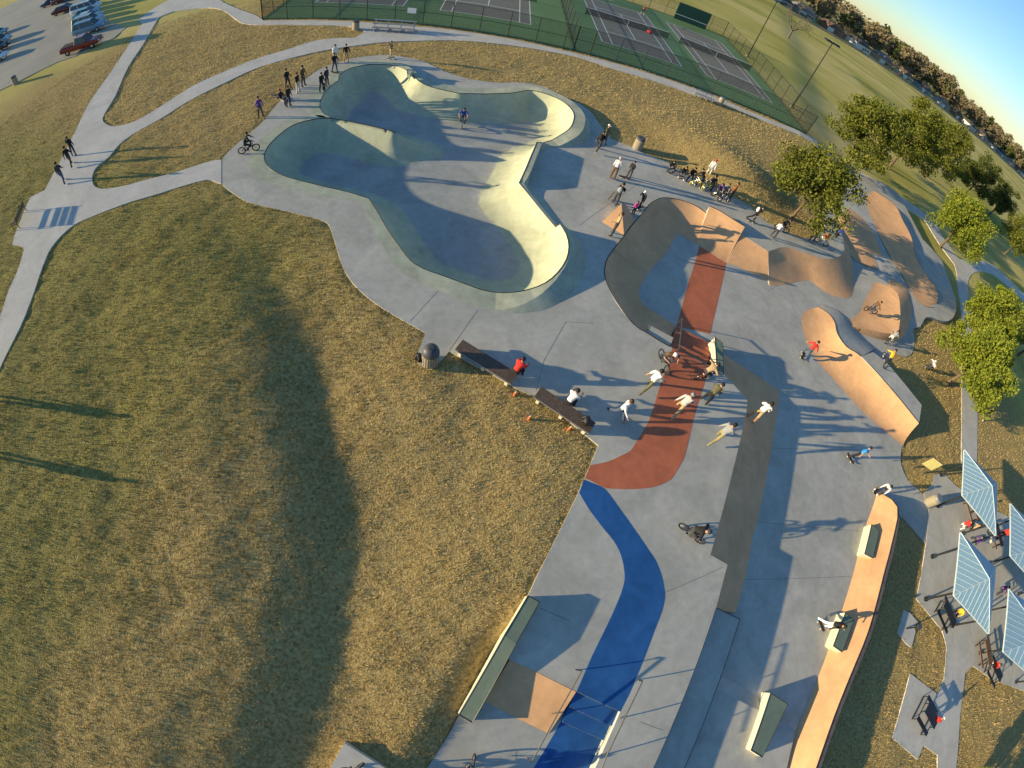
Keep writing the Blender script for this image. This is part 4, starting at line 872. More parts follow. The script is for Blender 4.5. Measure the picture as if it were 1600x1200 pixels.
    if kind in ('suv', 'van'):
        for sg in (-1, 1): MB().tube((cab[1] + .2, sg * .55, H2 + .05), (cab[2] - .1, sg * .55, H2 + .05), .025, n=5).build('roof_rail', 'black_paint', t)
    return t
def vdir(a, b): d = P(*b) - P(*a); return math.atan2(d[1], d[0])
dT = vdir((100,84), (158,66))
vehicle('pickup', 'paint_red', 'dark red pickup truck at the end of the row nearest the lawn', P(130,77), dT, 'vehicles in the car park', 'parked_truck')
vehicle('suv', 'paint_blue', 'light blue boxy suv parked beside the red pickup', P(142,50), dT, 'vehicles in the car park')
row = [('suv', 'paint_silver', 'pale silver suv, next in the row behind the light blue one'), ('car', 'paint_silver', 'silver car, third in the row behind the red pickup'), ('car', 'paint_teal', 'teal car, fourth in the row behind the red pickup'), ('van', 'paint_white', 'white van near the far end of the parked row'), ('car', 'paint_black', 'black car at the far end of the parked row')]
b0 = P(142,50); stp = (P(135,13) - b0) / 5.0
for k, (kd, mt, lb) in enumerate(row): vehicle(kd, mt, lb, b0 + stp * (k + 1) * 1.02, dT + random.uniform(-.03, .03), 'vehicles in the car park')
for kd, mt, lb, px, off in (('car', 'paint_maroon', 'maroon car sticking out behind the parked row', (102,19), 0), ('car', 'paint_navy', 'navy car at the top edge of the car park', (82,7), math.pi), ('van', 'paint_maroon', 'dark van at the top edge of the car park', (102,2), 0),
    ('car', 'paint_teal', 'teal car cut by the left edge, furthest of the four', (-3,57), 0), ('suv', 'paint_silver', 'silver suv cut by the left edge, second of the four', (0,71), 0), ('suv', 'paint_black', 'black suv cut by the left edge, third of the four', (-4,82), 0), ('car', 'paint_white', 'white car cut by the left edge, nearest of the four', (-6,97), 0)):
    vehicle(kd, mt, lb, P(*px), dT + off + random.uniform(-.04, .04), 'vehicles in the car park')
# wheel stop strip in the grass by the pickup
# ------------------------------------------------------------------ people
SKINS = [(.42, .24, .15), (.30, .16, .10), (.50, .30, .20), (.13, .065, .04)]
for i, c in enumerate(SKINS): plain('skin_%d' % i, c, .6, var=.04)
CL = {'black': (.014, .014, .016), 'charcoal': (.045, .045, .05), 'navy': (.02, .028, .06), 'jeans': (.06, .085, .14), 'white': (.72, .72, .72), 'grey': (.26, .27, .28), 'lightgrey': (.48, .48, .47), 'tan': (.40, .29, .16), 'khaki': (.27, .23, .11), 'olive': (.12, .11, .05), 'brown': (.13, .07, .035), 'red': (.55, .03, .022), 'orange': (.62, .15, .03), 'yellow': (.75, .42, .03), 'blue': (.03, .24, .62), 'royal': (.03, .06, .30), 'pink': (.80, .06, .28), 'purple': (.12, .05, .22), 'rust': (.28, .075, .03), 'green': (.05, .15, .05)}
for k, c in CL.items(): plain('cloth_' + k, c, .85, var=.14, scale=18)
for k, c in {'dark': (.012, .009, .008), 'brown': (.06, .032, .016), 'blond': (.32, .2, .08), 'grey': (.4, .38, .35)}.items(): plain('hair_' + k, c, .7)
PEOPLE = []
POSES = {
 'stand':  dict(lean=3, legs=((3, 5, 5), (-3, 5, 5)), arms=((5, 9, 14), (2, 9, 12))),
 'stand2': dict(lean=0, legs=((8, 12, 9), (-6, 4, 8)), arms=((20, 12, 60), (3, 10, 12))),
 'pockets': dict(lean=4, legs=((2, 3, 7), (-2, 3, 7)), arms=((-8, 22, 45), (-8, 22, 45))),
 'phone':  dict(lean=8, legs=((4, 6, 5), (-3, 5, 5)), arms=((25, 8, 95), (22, 8, 85))),
 'walk':   dict(lean=6, legs=((26, 8, 3), (-20, 22, 3)), arms=((-18, 8, 15), (22, 8, 25))),
 'stride': dict(lean=14, legs=((36, 12, 5), (-28, 30, 5)), arms=((-25, 20, 25), (32, 20, 35))),
 'skate':  dict(lean=24, legs=((38, 55, 13), (30, 52, 13)), arms=((15, 42, 25), (-5, 48, 20))),
 'push':   dict(lean=26, legs=((42, 52, 5), (-30, 18, 8)), arms=((35, 30, 25), (-25, 30, 20))),
 'bend':   dict(lean=48, legs=((22, 28, 8), (12, 22, 8)), arms=((22, 12, 25), (14, 12, 20))),
 'sit':    dict(lean=14, legs=((84, 82, 8), (80, 88, 10)), arms=((32, 10, 55), (28, 10, 60)), seat=.47),
 'sitlean': dict(lean=42, legs=((84, 80, 12), (82, 86, 12)), arms=((26, 12, 48), (22, 12, 58)), seat=.47),
 'ground': dict(lean=-8, legs=((62, 95, 10), (70, 60, 14)), arms=((28, 12, 50), (20, 14, 40)), seat=.12),
 'ride':   dict(lean=48, legs=((70, 60, 5), (40, 35, 5)), arms=((70, 15, 15), (70, 15, 15)), bike=1),
 'rideup': dict(lean=30, legs=((50, 50, 5), (30, 30, 5)), arms=((55, 18, 20), (55, 18, 20)), bike=1),
 'tennis': dict(lean=18, legs=((22, 25, 14), (10, 22, 14)), arms=((55, 25, 40), (75, 30, 20))),
}
def heading(px, z, face):
    a, b = P(*px, z), P(px[0] + face[0], px[1] + face[1], z); d = b - a; return math.atan2(d[1], d[0])
def person(label, px, z, face, pose='stand', H=1.75, top='black', bottom='jeans', shoes='charcoal', skin=0, hair='dark', long=True, shorts=False, hat=None, pack=None, lift=0.0, jit=True):
    PEOPLE.append(dict(label=label, px=px, z=z, rz=heading(px, z, face), pose=pose, H=H, top=top, bottom=bottom, shoes=shoes, skin=skin, hair=hair, long=long, shorts=shorts, hat=hat, pack=pack, lift=lift))
def ik(a, t, l1, l2, pole):
    a, t, pole = Vector(a), Vector(t), Vector(pole); d = t - a; L_ = min(d.length, (l1 + l2) * .999); d.normalize()
    x = (l1 * l1 - l2 * l2 + L_ * L_) / (2 * L_); h = math.sqrt(max(0, l1 * l1 - x * x)); p = pole - d * pole.dot(d); p.normalize()
    return a + d * x + p * h, a + d * L_
def skeleton(s, r_):
    ps = POSES[s['pose']]; sc = s['H'] / 1.75; J = lambda a, k=5: a + r_.uniform(-k, k); rad = math.radians
    lean = rad(J(ps['lean'], 4)); up = Vector((math.sin(lean), 0, math.cos(lean))); bike = ps.get('bike')
    pel = Vector((0, 0, 0)); 
    if bike: pel = Vector((-.22, 0, .86 if s['pose'] == 'rideup' else .76)) / sc
    waist = pel + up * .13; chest = pel + up * .36; neck = pel + up * .52
    hl = lean * .45; hup = Vector((math.sin(hl), 0, math.cos(hl))); h0 = neck + hup * .07; h1 = neck + hup * .15; h2 = neck + hup * .225
    V = []; E = []; tagv = []
    def v(p, r): V.append((p * sc, r * sc * (1.22 if .04 < r < .3 and r not in (.072, .092, .062) else 1.06))); return len(V) - 1
    def e(a, b, k): E.append((a, b, k))
    ip = v(pel, .125); iw = v(waist, .118); ic = v(chest, .135); ine = v(neck, .055); i0 = v(h0, .072); i1 = v(h1, .092); i2 = v(h2, .062)
    e(ip, iw, 'top'); e(iw, ic, 'top'); e(ic, ine, 'top'); e(ine, i0, 'skin'); e(i0, i1, 'skin'); e(i1, i2, 'skin')
    nose = v(h1 + Vector((.105, 0, -.02)), .014); e(i1, nose, 'skin')
    out = dict(head=h1 * sc, hup=hup, chest=chest * sc, up=up, hands=[], feet=[])
    for k, sg in enumerate((1, -1)):
        hip = pel + Vector((0, sg * .085, -.05))
        if bike:
            tgt = Vector((.02 + (.14 if k == 0 else -.14), sg * .13, .36 if k == 0 else .30)) / sc; kn, an = ik(hip, tgt, .43, .43, (1, sg * .25, .3))
        else:
            a, b, ab = ps['legs'][k]; a, b = rad(J(a)), rad(max(0, J(b))); ab = rad(ab); d1 = Vector((math.sin(a), sg * math.sin(ab), -math.cos(a))).normalized(); kn = hip + d1 * .43
            d2 = Vector((math.sin(a - b), sg * math.sin(ab) * .5, -math.cos(a - b))).normalized(); an = kn + d2 * .42
        ihp = v(hip + Vector((0, sg * .01, -.04)), .092); ik_ = v(kn, .064); ia = v(an, .046); heel = v(an + Vector((-.04, 0, -.045)), .036); toe = v(an + Vector((.17, sg * .03, -.05)), .032)
        e(ip, ihp, 'bot'); e(ihp, ik_, 'bot'); e(ik_, ia, 'shin'); e(ia, heel, 'shoe'); e(ia, toe, 'shoe'); out['feet'].append(an * sc)
        sh = chest + up * .09 + Vector((0, sg * .17, 0))
        if bike:
            tg = Vector((.36, sg * .30, .95)) / sc; el, wr = ik(sh, tg, .29, .26, (-.2, sg * 1, -.3)); hd = (wr - el).normalized()
        else:
            a, ab, b = ps['arms'][k]; a, b = rad(J(a, 9)), rad(max(3, J(b, 12))); ab = rad(ab); d1 = Vector((math.sin(a), sg * math.sin(ab), -math.cos(a))).normalized(); el = sh + d1 * .29
            hd = Vector((math.sin(a + b), sg * math.sin(ab) * (-.5 if b > .6 else .8), -math.cos(a + b))).normalized(); wr = el + hd * .26
        ish = v(sh, .066); iel = v(el, .047); iwr = v(wr, .031); pm = wr + hd * .07; ipm = v(pm, .034)
        e(ic, ish, 'top'); e(ish, iel, 'top'); e(iel, iwr, 'fore'); e(iwr, ipm, 'skin'); out['hands'].append(pm * sc)
        side = hd.cross(Vector((0, 1, 0)) if abs(hd.y) < .8 else Vector((1, 0, 0))).normalized(); lat = side
        for q, ln in enumerate((.075, .085, .08, .062)):
            rt = pm + lat * (-.024 + .016 * q); m1 = rt + hd * ln * .55; m2 = rt + hd * ln * .9 + Vector((0, -sg * .02, -.012)); f0, f1, f2 = v(rt, .009), v(m1, .0085), v(m2, .007); e(f0, f1, 'skin'); e(f1, f2, 'skin')
        th0 = pm - hd * .03 + lat * -.03; f0, f1, f2 = v(th0, .010), v(th0 + lat * -.03 + hd * .03, .0095), v(th0 + lat * -.035 + hd * .06, .008); e(f0, f1, 'skin'); e(f1, f2, 'skin')
    zs = [p.z - r for p, r in V]
    if 'seat' in ps: dz = ps['seat'] - (pel.z - .11) * sc
    elif bike: dz = 0
    else: dz = -min(zs)
    sh3 = Vector((0, 0, dz)); V = [(p + sh3, r) for p, r in V]
    for k in ('head', 'chest'): out[k] = out[k] + sh3
    out['hands'] = [h + sh3 for h in out['hands']]; out['feet'] = [h + sh3 for h in out['feet']]
    return V, E, out
def build_people():
    tmp = []
    for k, s in enumerate(PEOPLE):
        V, E, out = skeleton(s, random.Random(k * 13 + 5)); me = bpy.data.meshes.new('body'); me.from_pydata([tuple(p) for p, r in V], [(a, b) for a, b, _ in E], []); o = bpy.data.objects.new('tmp', me); COL.objects.link(o)
        m = o.modifiers.new('skin', 'SKIN'); m.use_smooth_shade = True; m.branch_smoothing = .4
        sv = me.skin_vertices[0].data
        for i, (p, r) in enumerate(V): sv[i].radius = (r, r); sv[i].use_root = (i == 0)
        # one root in each separate finger chain
        seen = set(); adj = {}
        for a, b, _ in E: adj.setdefault(a, []).append(b); adj.setdefault(b, []).append(a)
        for i in range(len(V)):
            if i in seen: continue
            sv[i].use_root = True; stck = [i]
            while stck:
                c = stck.pop()
                if c in seen: continue
                seen.add(c); stck += adj.get(c, [])
        sb = o.modifiers.new('sub', 'SUBSURF'); sb.levels = 1; sb.render_levels = 1
        tmp.append((s, o, V, E, out))
    dg = bpy.context.evaluated_depsgraph_get()
    for s, o, V, E, out in tmp:
        me = bpy.data.meshes.new_from_object(o.evaluated_get(dg)); me.name = 'body'
        mats = ['cloth_' + s['top'], 'cloth_' + s['bottom'], 'cloth_' + s['shoes'], 'skin_%d' % s['skin']]
        me.materials.clear()
        for m in mats: me.materials.append(MATS[m])
        n = len(me.polygons); C = np.zeros(n * 3); me.polygons.foreach_get('center', C); C = C.reshape(-1, 3); best = np.full(n, 1e9); idx = np.zeros(n, np.int32)
        kind = {'top': 0, 'bot': 1, 'shin': 3 if s['shorts'] else 1, 'shoe': 2, 'skin': 3, 'fore': 0 if s['long'] else 3}
        for a, b, k in E:
            pa, pb = np.array(V[a][0]), np.array(V[b][0]); ab = pb - pa; t = np.clip(((C - pa) @ ab) / (ab @ ab + 1e-9), 0, 1); d = np.linalg.norm(C - (pa + t[:, None] * ab), axis=1) - (V[a][1] + (V[b][1] - V[a][1]) * t)
            mk = d < best; best[mk] = d[mk]; idx[mk] = kind[k]
        # trousers start at the hip line
        pz = np.array(V[0][0]); upv = np.array(out['up']); below = ((C - pz) @ upv < .02 * s['H']) & (idx == 0) & (np.linalg.norm(C - pz, axis=1) < .17 * s['H'] / 1.75); idx[below] = 1
        me.polygons.foreach_set('material_index', idx); me.polygons.foreach_set('use_smooth', np.ones(n, bool))
        t = thing('person', s['label'], 'person', (*P(*s['px'], s['z']), s['z'] + s['lift']), s['rz'])
        bo = bpy.data.objects.new('body', me); COL.objects.link(bo); bo.parent = t
        bpy.data.objects.remove(o)
        sc = s['H'] / 1.75; h = Vector(out['head']); hup = Vector(out['hup'])
        q = hup.to_track_quat('Z', 'Y')
        def dome(name, r, lo_, mat, back=.0, brim=0):
            m = MB(); prof = [(r * math.sin(a), r * math.cos(a) * 1.08) for a in np.linspace(lo_, .04, 6)]; m.lathe((0, 0, 0), prof, 12)
            if brim: m.box((r * 1.15, 0, .01), (r * 1.1, r * 1.5, .014))
            ca, sa_ = math.cos(s['rz'] * 0), 0
            vv = []
            tilt = Matrix.Rotation(math.atan2(hup.x, hup.z) - back, 4, 'Y')
            for p in m.v:
                w = tilt @ Vector(p); vv.append((h.x + w.x, h.y + w.y, h.z + w.z + .012 * sc))
            mesh(name, vv, m.f, mat, t, True)
        if s['hat']: 
            kind_, colr = s['hat']; dome(kind_, .118 * sc if kind_ == 'helmet' else .108 * sc, 1.45, 'cloth_' + colr, 0, kind_ == 'cap')
            if kind_ == 'cap': dome('hair', .1 * sc, 1.75, 'hair_' + s['hair'], .5)
        else: dome('hair', .108 * sc, 1.75, 'hair_' + s['hair'], .35)
        if s['pack']:
            c = Vector(out['chest']) - Vector((.2 * sc, 0, .04)); MB().ball(c, .2 * sc, sq=(.62, .85, 1.15)).build('backpack', 'cloth_' + s['pack'], t, True)
    return
# ------------------------------------------------------------------ skateboards and bikes
plain('board_deck', (.05, .04, .035), .9); plain('board_wheel', (.7, .68, .6), .5)
def skateboard(px, z, face, label, lift=0, stood=False):
    t = thing('skateboard', label, 'skateboard', (*P(*px, z), z + lift), heading(px, z, face), 'skateboards')
    v = []; prof = [(-.40, .145), (-.30, .10), (.30, .10), (.40, .145)]
    for x, zz in prof:
        w = .07 if abs(x) > .35 else .1; v += [(x, -w, zz), (x, w, zz), (x, w, zz + .012), (x, -w, zz + .012)]
    f = [(i * 4 + j, (i + 1) * 4 + j, (i + 1) * 4 + (j + 1) % 4, i * 4 + (j + 1) % 4) for i in range(3) for j in range(4)] + [(3, 2, 1, 0), (12, 13, 14, 15)]
    mesh('deck', v, f, 'board_deck', t)
    for x in (-.2, .2):
        MB().tube((x, -.09, .045), (x, .09, .045), .014, n=6).box((x, 0, .075), (.06, .05, .05)).build('truck', 'galvanised', t)
        for sg in (-1, 1): MB().tube((x, sg * .075, .03), (x, sg * .11, .03), .03, n=10).build('wheel', 'board_wheel', t)
    if stood: t.rotation_euler = (0, math.radians(-78), heading(px, z, face)); t.location.z += .4
    return t
BIKE = None
def make_bike():
    t = thing('bicycle', 'x', 'bicycle', (0, 0, 0), 0, 'bmx bicycles'); R_ = .27
    for x in (-.47, .47):
        w = bpy.data.objects.new('wheel', None); COL.objects.link(w); w.parent = t; w.location = (x, 0, R_)
        MB().torus((0, 0, 0), R_ - .028, .03, 'Y', 22, 6).build('tyre', 'rubber', w, True)
        m = MB().torus((0, 0, 0), R_ - .065, .013, 'Y', 22, 5); m.build('rim', 'black_paint', w, True)
        for i in range(10):
            a = math.pi * 2 * i / 10; MB().tube((0, .02 * (-1) ** i, 0), (math.cos(a) * (R_ - .065), 0, math.sin(a) * (R_ - .065)), .004, n=3, caps=False).build('spoke', 'galvanised', w)
        MB().tube((0, -.07, 0), (0, .07, 0), .022, n=8).build('hub', 'chrome', w)
    bb = (-.06, 0, .3); st = (-.2, 0, .55); hd = (.3, 0, .62); hb = (.33, 0, .52); ra = (-.47, 0, R_)
    MB().tube(bb, st, .018).tube(bb, hb, .021).tube(st, hd, .019).tube(hd, hb, .022).tube((*bb[:1], .03, bb[2]), (ra[0], .055, R_), .012).tube((*bb[:1], -.03, bb[2]), (ra[0], -.055, R_), .012).tube((st[0], .02, st[2]), (ra[0], .055, R_), .011).tube((st[0], -.02, st[2]), (ra[0], -.055, R_), .011).build('frame', 'bike_paint', t)
    MB().tube(hd, hb, .02).tube((.34, .055, .5), (.47, .055, R_), .014).tube((.34, -.055, .5), (.47, -.055, R_), .014).tube((.34, -.055, .5), (.34, .055, .5), .016).build('fork', 'chrome', t)
    MB().path([(.24, -.36, .95), (.28, -.22, .92), (.3, -.1, .66), (.3, .1, .66), (.28, .22, .92), (.24, .36, .95)], .013).tube((.285, -.18, .84), (.285, .18, .84), .01).build('handlebar', 'chrome', t)
    for sg in (-1, 1): MB().tube((.235, sg * .28, .945), (.24, sg * .38, .95), .019).build('grip', 'rubber', t)
    MB().tube(st, (-.215, 0, .6), .014).build('seat_post', 'chrome', t); MB().ball((-.22, 0, .62), .12, sq=(1.05, .55, .3)).build('saddle', 'rubber', t, True)
    MB().tube((-.06, .06, .3), (.09, .07, .34), .013).tube((-.06, -.06, .3), (-.21, -.07, .26), .013).tube((-.06, -.07, .3), (-.06, .07, .3), .03).build('crank', 'galvanised', t); MB().torus((-.06, .065, .3), .075, .008, 'Y', 16, 4).build('sprocket', 'galvanised', t)
    for x, y, z in ((.09, .12, .34), (-.21, -.12, .26)): MB().box((x, y, z), (.1, .1, .025)).build('pedal', 'rubber', t)
    return t
plain('bike_paint', (.03, .03, .035), .3, .3); plain('bike_white', (.6, .6, .58), .35); plain('bike_yellow', (.75, .62, .04), .4); plain('bike_orange', (.5, .14, .03), .35)
def bike(px, z, face, label, lift=0, tilt=0, pitch=0, paint_='bike_paint', wheels=None):
    global BIKE
    if BIKE is None: BIKE = make_bike(); t = BIKE
    else: t = copy_tree(BIKE)
    t['label'] = label; t.location = (*P(*px, z), z + lift + abs(math.sin(tilt)) * .03); t.rotation_euler = (tilt, pitch, heading(px, z, face))
    def recol(o):
        if o.type == 'MESH' and o.name.split('.')[0] == 'frame' and paint_ != 'bike_paint': o.data = o.data.copy(); o.data.materials[0] = MATS[paint_]
        if o.type == 'MESH' and wheels and o.name.split('.')[0] in ('rim', 'tyre'): o.data = o.data.copy(); o.data.materials[0] = MATS[wheels]
        for c in o.children: recol(c)
    recol(t); return t
def rider(label, blabel, px, z, face, pose='ride', lift=0, tilt=0, paint_='bike_paint', H=1.7, pitch=0, **kw):
    bike(px, z, face, blabel, lift, tilt, pitch, paint_); person(label, px, z, face, pose, H, lift=lift, **kw)
def skater(label, px, z, face, pose='skate', H=1.7, **kw):
    person(label, px, z, face, pose, H, lift=.115, **kw); skateboard(px, z, face if pose == 'push' else (face[1], -face[0]) if False else face, 'skateboard under the ' + label.split(' ', 1)[1] if label.startswith('person ') else 'skateboard under ' + label)
# left path and bowl edge
person('person in dark jacket and jeans walking last on the left path', (101,285), .012, (10,-25), 'walk', 1.85, 'charcoal', 'jeans', 'brown')
person('person in black walking ahead on the left path', (113,259), .012, (12,-25), 'walk', 1.85, 'black', 'charcoal')
person('person in black carrying a board, frontmost on the left path', (117,243), .012, (12,-25), 'stand2', 1.8, 'black', 'charcoal', hair='brown')
rider('person in black sitting on a bicycle at the plaza entrance', 'bicycle under the rider at the plaza entrance', (390,238), 0, (25,-6), 'rideup', top='black', bottom='black', H=1.7)
person('person in purple-black hoodie standing at the grass edge near the plaza entrance', (408,184), 0, (20,8), 'pockets', 1.75, 'purple', 'charcoal')
person('person in black hoodie holding a board nearest the left lobe', (452,167), 0, (20,4), 'stand', 1.78, 'black', 'navy'); skateboard((447,168), 0, (3,20), 'skateboard held upright beside the person in black hoodie', stood=True)
person('person in rust cap sitting by the grass behind the black hoodie', (440,157), 0, (20,2), 'ground', 1.7, 'black', 'lightgrey', hat=('cap', 'rust')); bike((438,151), 0, (18,10), 'bicycle lying beside the sitting person in rust cap', tilt=1.2)
person('person in black tee with hands at sides left in the group by the bowl', (450,139), 0, (20,5), 'stand2', 1.78, 'black', 'charcoal', long=False)
person('person in black top and white trousers in the group by the bowl', (466,145), 0, (20,2), 'stand', 1.75, 'black', 'lightgrey')
person('person in brown-black jacket rear right in the group by the bowl', (474,135), 0, (20,3), 'pockets', 1.85, 'brown', 'charcoal')
person('person in dark top holding a tan board near the upper lobe', (503,143), 0, (18,6), 'stand', 1.65, 'black', 'charcoal'); skateboard((507,145), 0, (3,20), 'tan skateboard held beside the person near the upper lobe', stood=True)
person('person in dark hoodie standing close to the upper lobe lip', (511,134), 0, (18,4), 'pockets', 1.65, 'charcoal', 'charcoal')
person('person in black tee and jeans at the top left of the bowl', (523,113), 0, (15,10), 'stand2', 1.8, 'black', 'jeans', long=False); skateboard((524,115), 0, (20,3), 'skateboard at the feet of the person in black tee and jeans')
person('person in white shirt behind the one in black tee at the top left', (524,99), 0, (15,8), 'stand', 1.8, 'white', 'lightgrey')
person('person in black jacket and orange-tan trousers at the top of the bowl', (541,97), 0, (8,14), 'pockets', 1.72, 'black', 'tan', 'brown')
skater('person in dark tee with white print skating at the far lip', (610,92), 0, (-14,3), 'stand2', 1.6, top='black', bottom='tan', long=False, hair='dark')
rider('person in grey and blue riding a bicycle across the bowl floor', 'bicycle ridden across the bowl floor', (722,196), -BD, (-3,22), 'rideup', top='royal', bottom='charcoal', long=False, H=1.75)
# right of the bowl
person('person in black jacket walking right of the bowl', (932,236), 0, (14,-10), 'walk', 1.85, 'black', 'charcoal', 'white', pack='black')
person('person in white cap and olive top behind the black jacket', (941,226), 0, (14,8), 'stand2', 1.82, 'olive', 'charcoal', hat=('cap', 'white'))
person('heavy person in white shirt and brown trousers with back to the camera', (956,279), 0, (6,-16), 'stand', 1.82, 'white', 'brown', 'rust', hair='grey')
person('kid in black holding a skateboard in front of the man in white', (981,278), 0, (-14,6), 'stand2', 1.5, 'black', 'charcoal'); skateboard((974,278), 0, (14,3), 'skateboard in front of the kid in black')
person('person in black with pale backpack beside the brown kicker', (959,320), 0, (10,-10), 'phone', 1.78, 'black', 'charcoal', pack='grey'); skateboard((955,313), 0, (14,4), 'skateboard held by the person with the pale backpack', stood=True)
person('small child in bright pink top beside the kicker', (988,335), 0, (-8,-8), 'stand', 1.12, 'pink', 'charcoal', 'black')
skater('person in black with white cap pushing a board past the pink child', (998,326), 0, (-16,4), 'push', 1.6, top='black', bottom='black', hat=('cap', 'white'))
person('person in tan jacket standing on the near side of the kicker', (956,367), 0, (-14,-4), 'stand2', 1.82, 'tan', 'charcoal', hair='brown'); 
# riders sitting along the grass edge
person('person in black sitting leftmost in the row at the grass edge', (1047,266), 0, (-6,16), 'sitlean', 1.7, 'black', 'charcoal'); person('person in black with white print sitting second in the row', (1065,276), 0, (-6,16), 'sitlean', 1.7, 'black', 'charcoal', 'white')
person('person in black sitting third in the row', (1077,281), 0, (-6,16), 'sit', 1.7, 'black', 'black'); person('person in black standing in front of the yellow wheeled bicycles', (1090,294), 0, (-10,-14), 'bend', 1.78, 'black', 'charcoal', 'white')
person('person in white shirt and red cap standing behind the seated row', (1104,276), 0, (-4,16), 'stand', 1.78, 'white', 'lightgrey', hat=('cap', 'red')); person('person in charcoal sitting right of the yellow bicycles', (1109,293), 0, (-6,16), 'sit', 1.7, 'charcoal', 'charcoal')
person('person in purple top sitting near the right end of the row', (1121,301), 0, (-6,16), 'sitlean', 1.7, 'purple', 'black'); person('person in grey top sitting last in the row', (1129,305), 0, (-6,16), 'sit', 1.7, 'grey', 'charcoal', 'white'); person('person in rust jacket standing at the right end of the row', (1138,312), 0, (-12,-8), 'stand', 1.75, 'rust', 'black')
for k, (bx, by, p_, w_, lb) in enumerate(((1056,274,'bike_paint',None,'black bicycle in front of the leftmost seated riders'),(1086,289,'bike_yellow','bike_yellow','bicycle with yellow wheels in front of the standing rider'),(1104,297,'bike_yellow','bike_yellow','bicycle with yellow wheels further right in the row'),(1120,308,'bike_paint',None,'black bicycle before the purple top'),(1130,316,'bike_white',None,'white bicycle at the right end of the row'))): bike((bx, by), 0, (-14,-4 + 3 * (k % 3)), lb, tilt=(.12, -.3, .25, -.2, .3)[k], paint_=p_, wheels=w_)
skater('person in black with white backpack rolling along the upper deck', (1172,346), 0, (16,8), 'push', 1.75, top='black', bottom='black', pack='white')
rider('person in black with one foot down on a bicycle below the tree', 'bicycle under the rider below the tree', (1219,361), 0, (18,8), 'ride', top='black', bottom='charcoal', H=1.75); person('person in white top close behind the rider below the tree', (1205,372), 0, (10,-12), 'bend', 1.7, 'white', 'charcoal')
person('person in black and orange leaning by the grass corner', (1264,379), 0, (14,-6), 'bend', 1.72, 'black', 'black', hair='blond'); rider('person in orange-brown top and white trousers on a bicycle at the grass corner', 'bicycle at the grass corner', (1281,381), 0, (14,8), 'ride', top='orange', bottom='white', H=1.7); rider('person in blue and black on a bicycle at the deck nose', 'bicycle at the deck nose', (1302,372), 0, (14,-6), 'ride', top='royal', bottom='black', H=1.7, hat=('cap', 'red'))
# flow area
ZM = ZL
rider('person in dark top riding a bicycle up the tan bump', 'bicycle climbing the tan bump', (1356,489), ZL + .15, (18,10), 'rideup', lift=.12, top='brown', bottom='jeans', H=1.75, pitch=-.12)
skater('person in red shirt with white sleeves skating at the long quarter pipe', (1253,558), ZL, (8,-18), 'skate', 1.72, top='red', bottom='jeans', shoes='white')
rider('person in grey camouflage top on a bicycle behind the yellow jacket', 'bicycle of the rider in grey camouflage', (1385,534), ZL, (14,-10), 'rideup', top='grey', bottom='lightgrey', H=1.75)
rider('person in yellow jacket on a bicycle on the quarter pipe deck', 'bicycle of the rider in yellow', (1378,566), .42, (-4,-20), 'rideup', top='yellow', bottom='navy', shoes='white', H=1.8)
rider('person in white shirt riding a bicycle on the lawn at the right', 'bicycle of the rider in white on the lawn', (1447,577), ZL - .03, (-16,-6), 'ride', top='white', bottom='charcoal', H=1.7, hat=('helmet', 'white'))
person('person in black walking on the shaded path under the big tree', (1533,652), ZL + .02, (4,20), 'walk', 1.78, 'black', 'black', 'white')
# around the red band
rider('person with white helmet riding a bicycle down the red band', 'bicycle of the rider with the white helmet', (1034,570), 0, (8,24), 'ride', top='brown', bottom='charcoal', H=1.8, long=False, hat=('helmet', 'white'))
person('person in white tee striding beside the red band', (1007,608), 0, (18,-10), 'stride', 1.85, 'white', 'olive', 'charcoal', long=False)
person('person in pale grey hoodie and cream trousers on the red band', (1053,644), 0, (14,-14), 'stride', 1.85, 'lightgrey', 'tan', hat=('cap', 'grey'))
person('person in dark olive clothes behind the grey hoodie', (1096,630), 0, (14,-12), 'bend', 1.8, 'olive', 'black'); rider('shirtless-looking person in tan on a bicycle at the short ledge', 'rust framed bicycle at the short ledge', (1097,590), 0, (18,-4), 'ride', top='tan', bottom='charcoal', H=1.75, long=False, paint_='bike_orange')
person('person in grey striped shirt and olive trousers striding at the bank edge', (1113,688), 0, (18,-8), 'stride', 1.9, 'grey', 'khaki', 'tan', hat=('cap', 'black'))
person('person in white tee and tan shorts standing on the purple bank', (1172,655), -.12, (8,-14), 'stand2', 1.95, 'white', 'tan', 'black', long=False, shorts=True, skin=1)
person('person in white shirt and jeans right of the slab benches', (961,651), 0, (12,14), 'walk', 1.85, 'white', 'jeans', 'tan', hair='brown')
rider('person in black tee with red print riding a bicycle near the blue band', 'bicycle ridden towards the blue band', (1076,836), 0, (24,20), 'ride', top='black', bottom='charcoal', long=False, H=1.8, hat=('helmet', 'charcoal'))
skater('person in bright blue tee and black trousers skating on the lower plaza', (1327,717), ZL, (10,18), 'stand2', 1.78, top='blue', bottom='black', shoes='black', long=False)
skater('person in white patterned shirt crouching at the tip of the orange bank', (1367,768), ZL + .0, (-12,14), 'bend', 1.72, top='white', bottom='charcoal', shoes='white')
skater('person in white trousers and black top beside the middle orange bank ledge', (1281,976), ZL, (6,16), 'push', 1.75, top='black', bottom='white', shoes='blue')
person('person in red shirt sitting hunched on the first slab bench', (801,590), .012, (14,-14), 'sitlean', 1.75, 'red', 'black', 'white'); person('person in white tee sitting on the second slab bench', (882,637), .012, (14,-14), 'sitlean', 1.75, 'white', 'black', long=False)
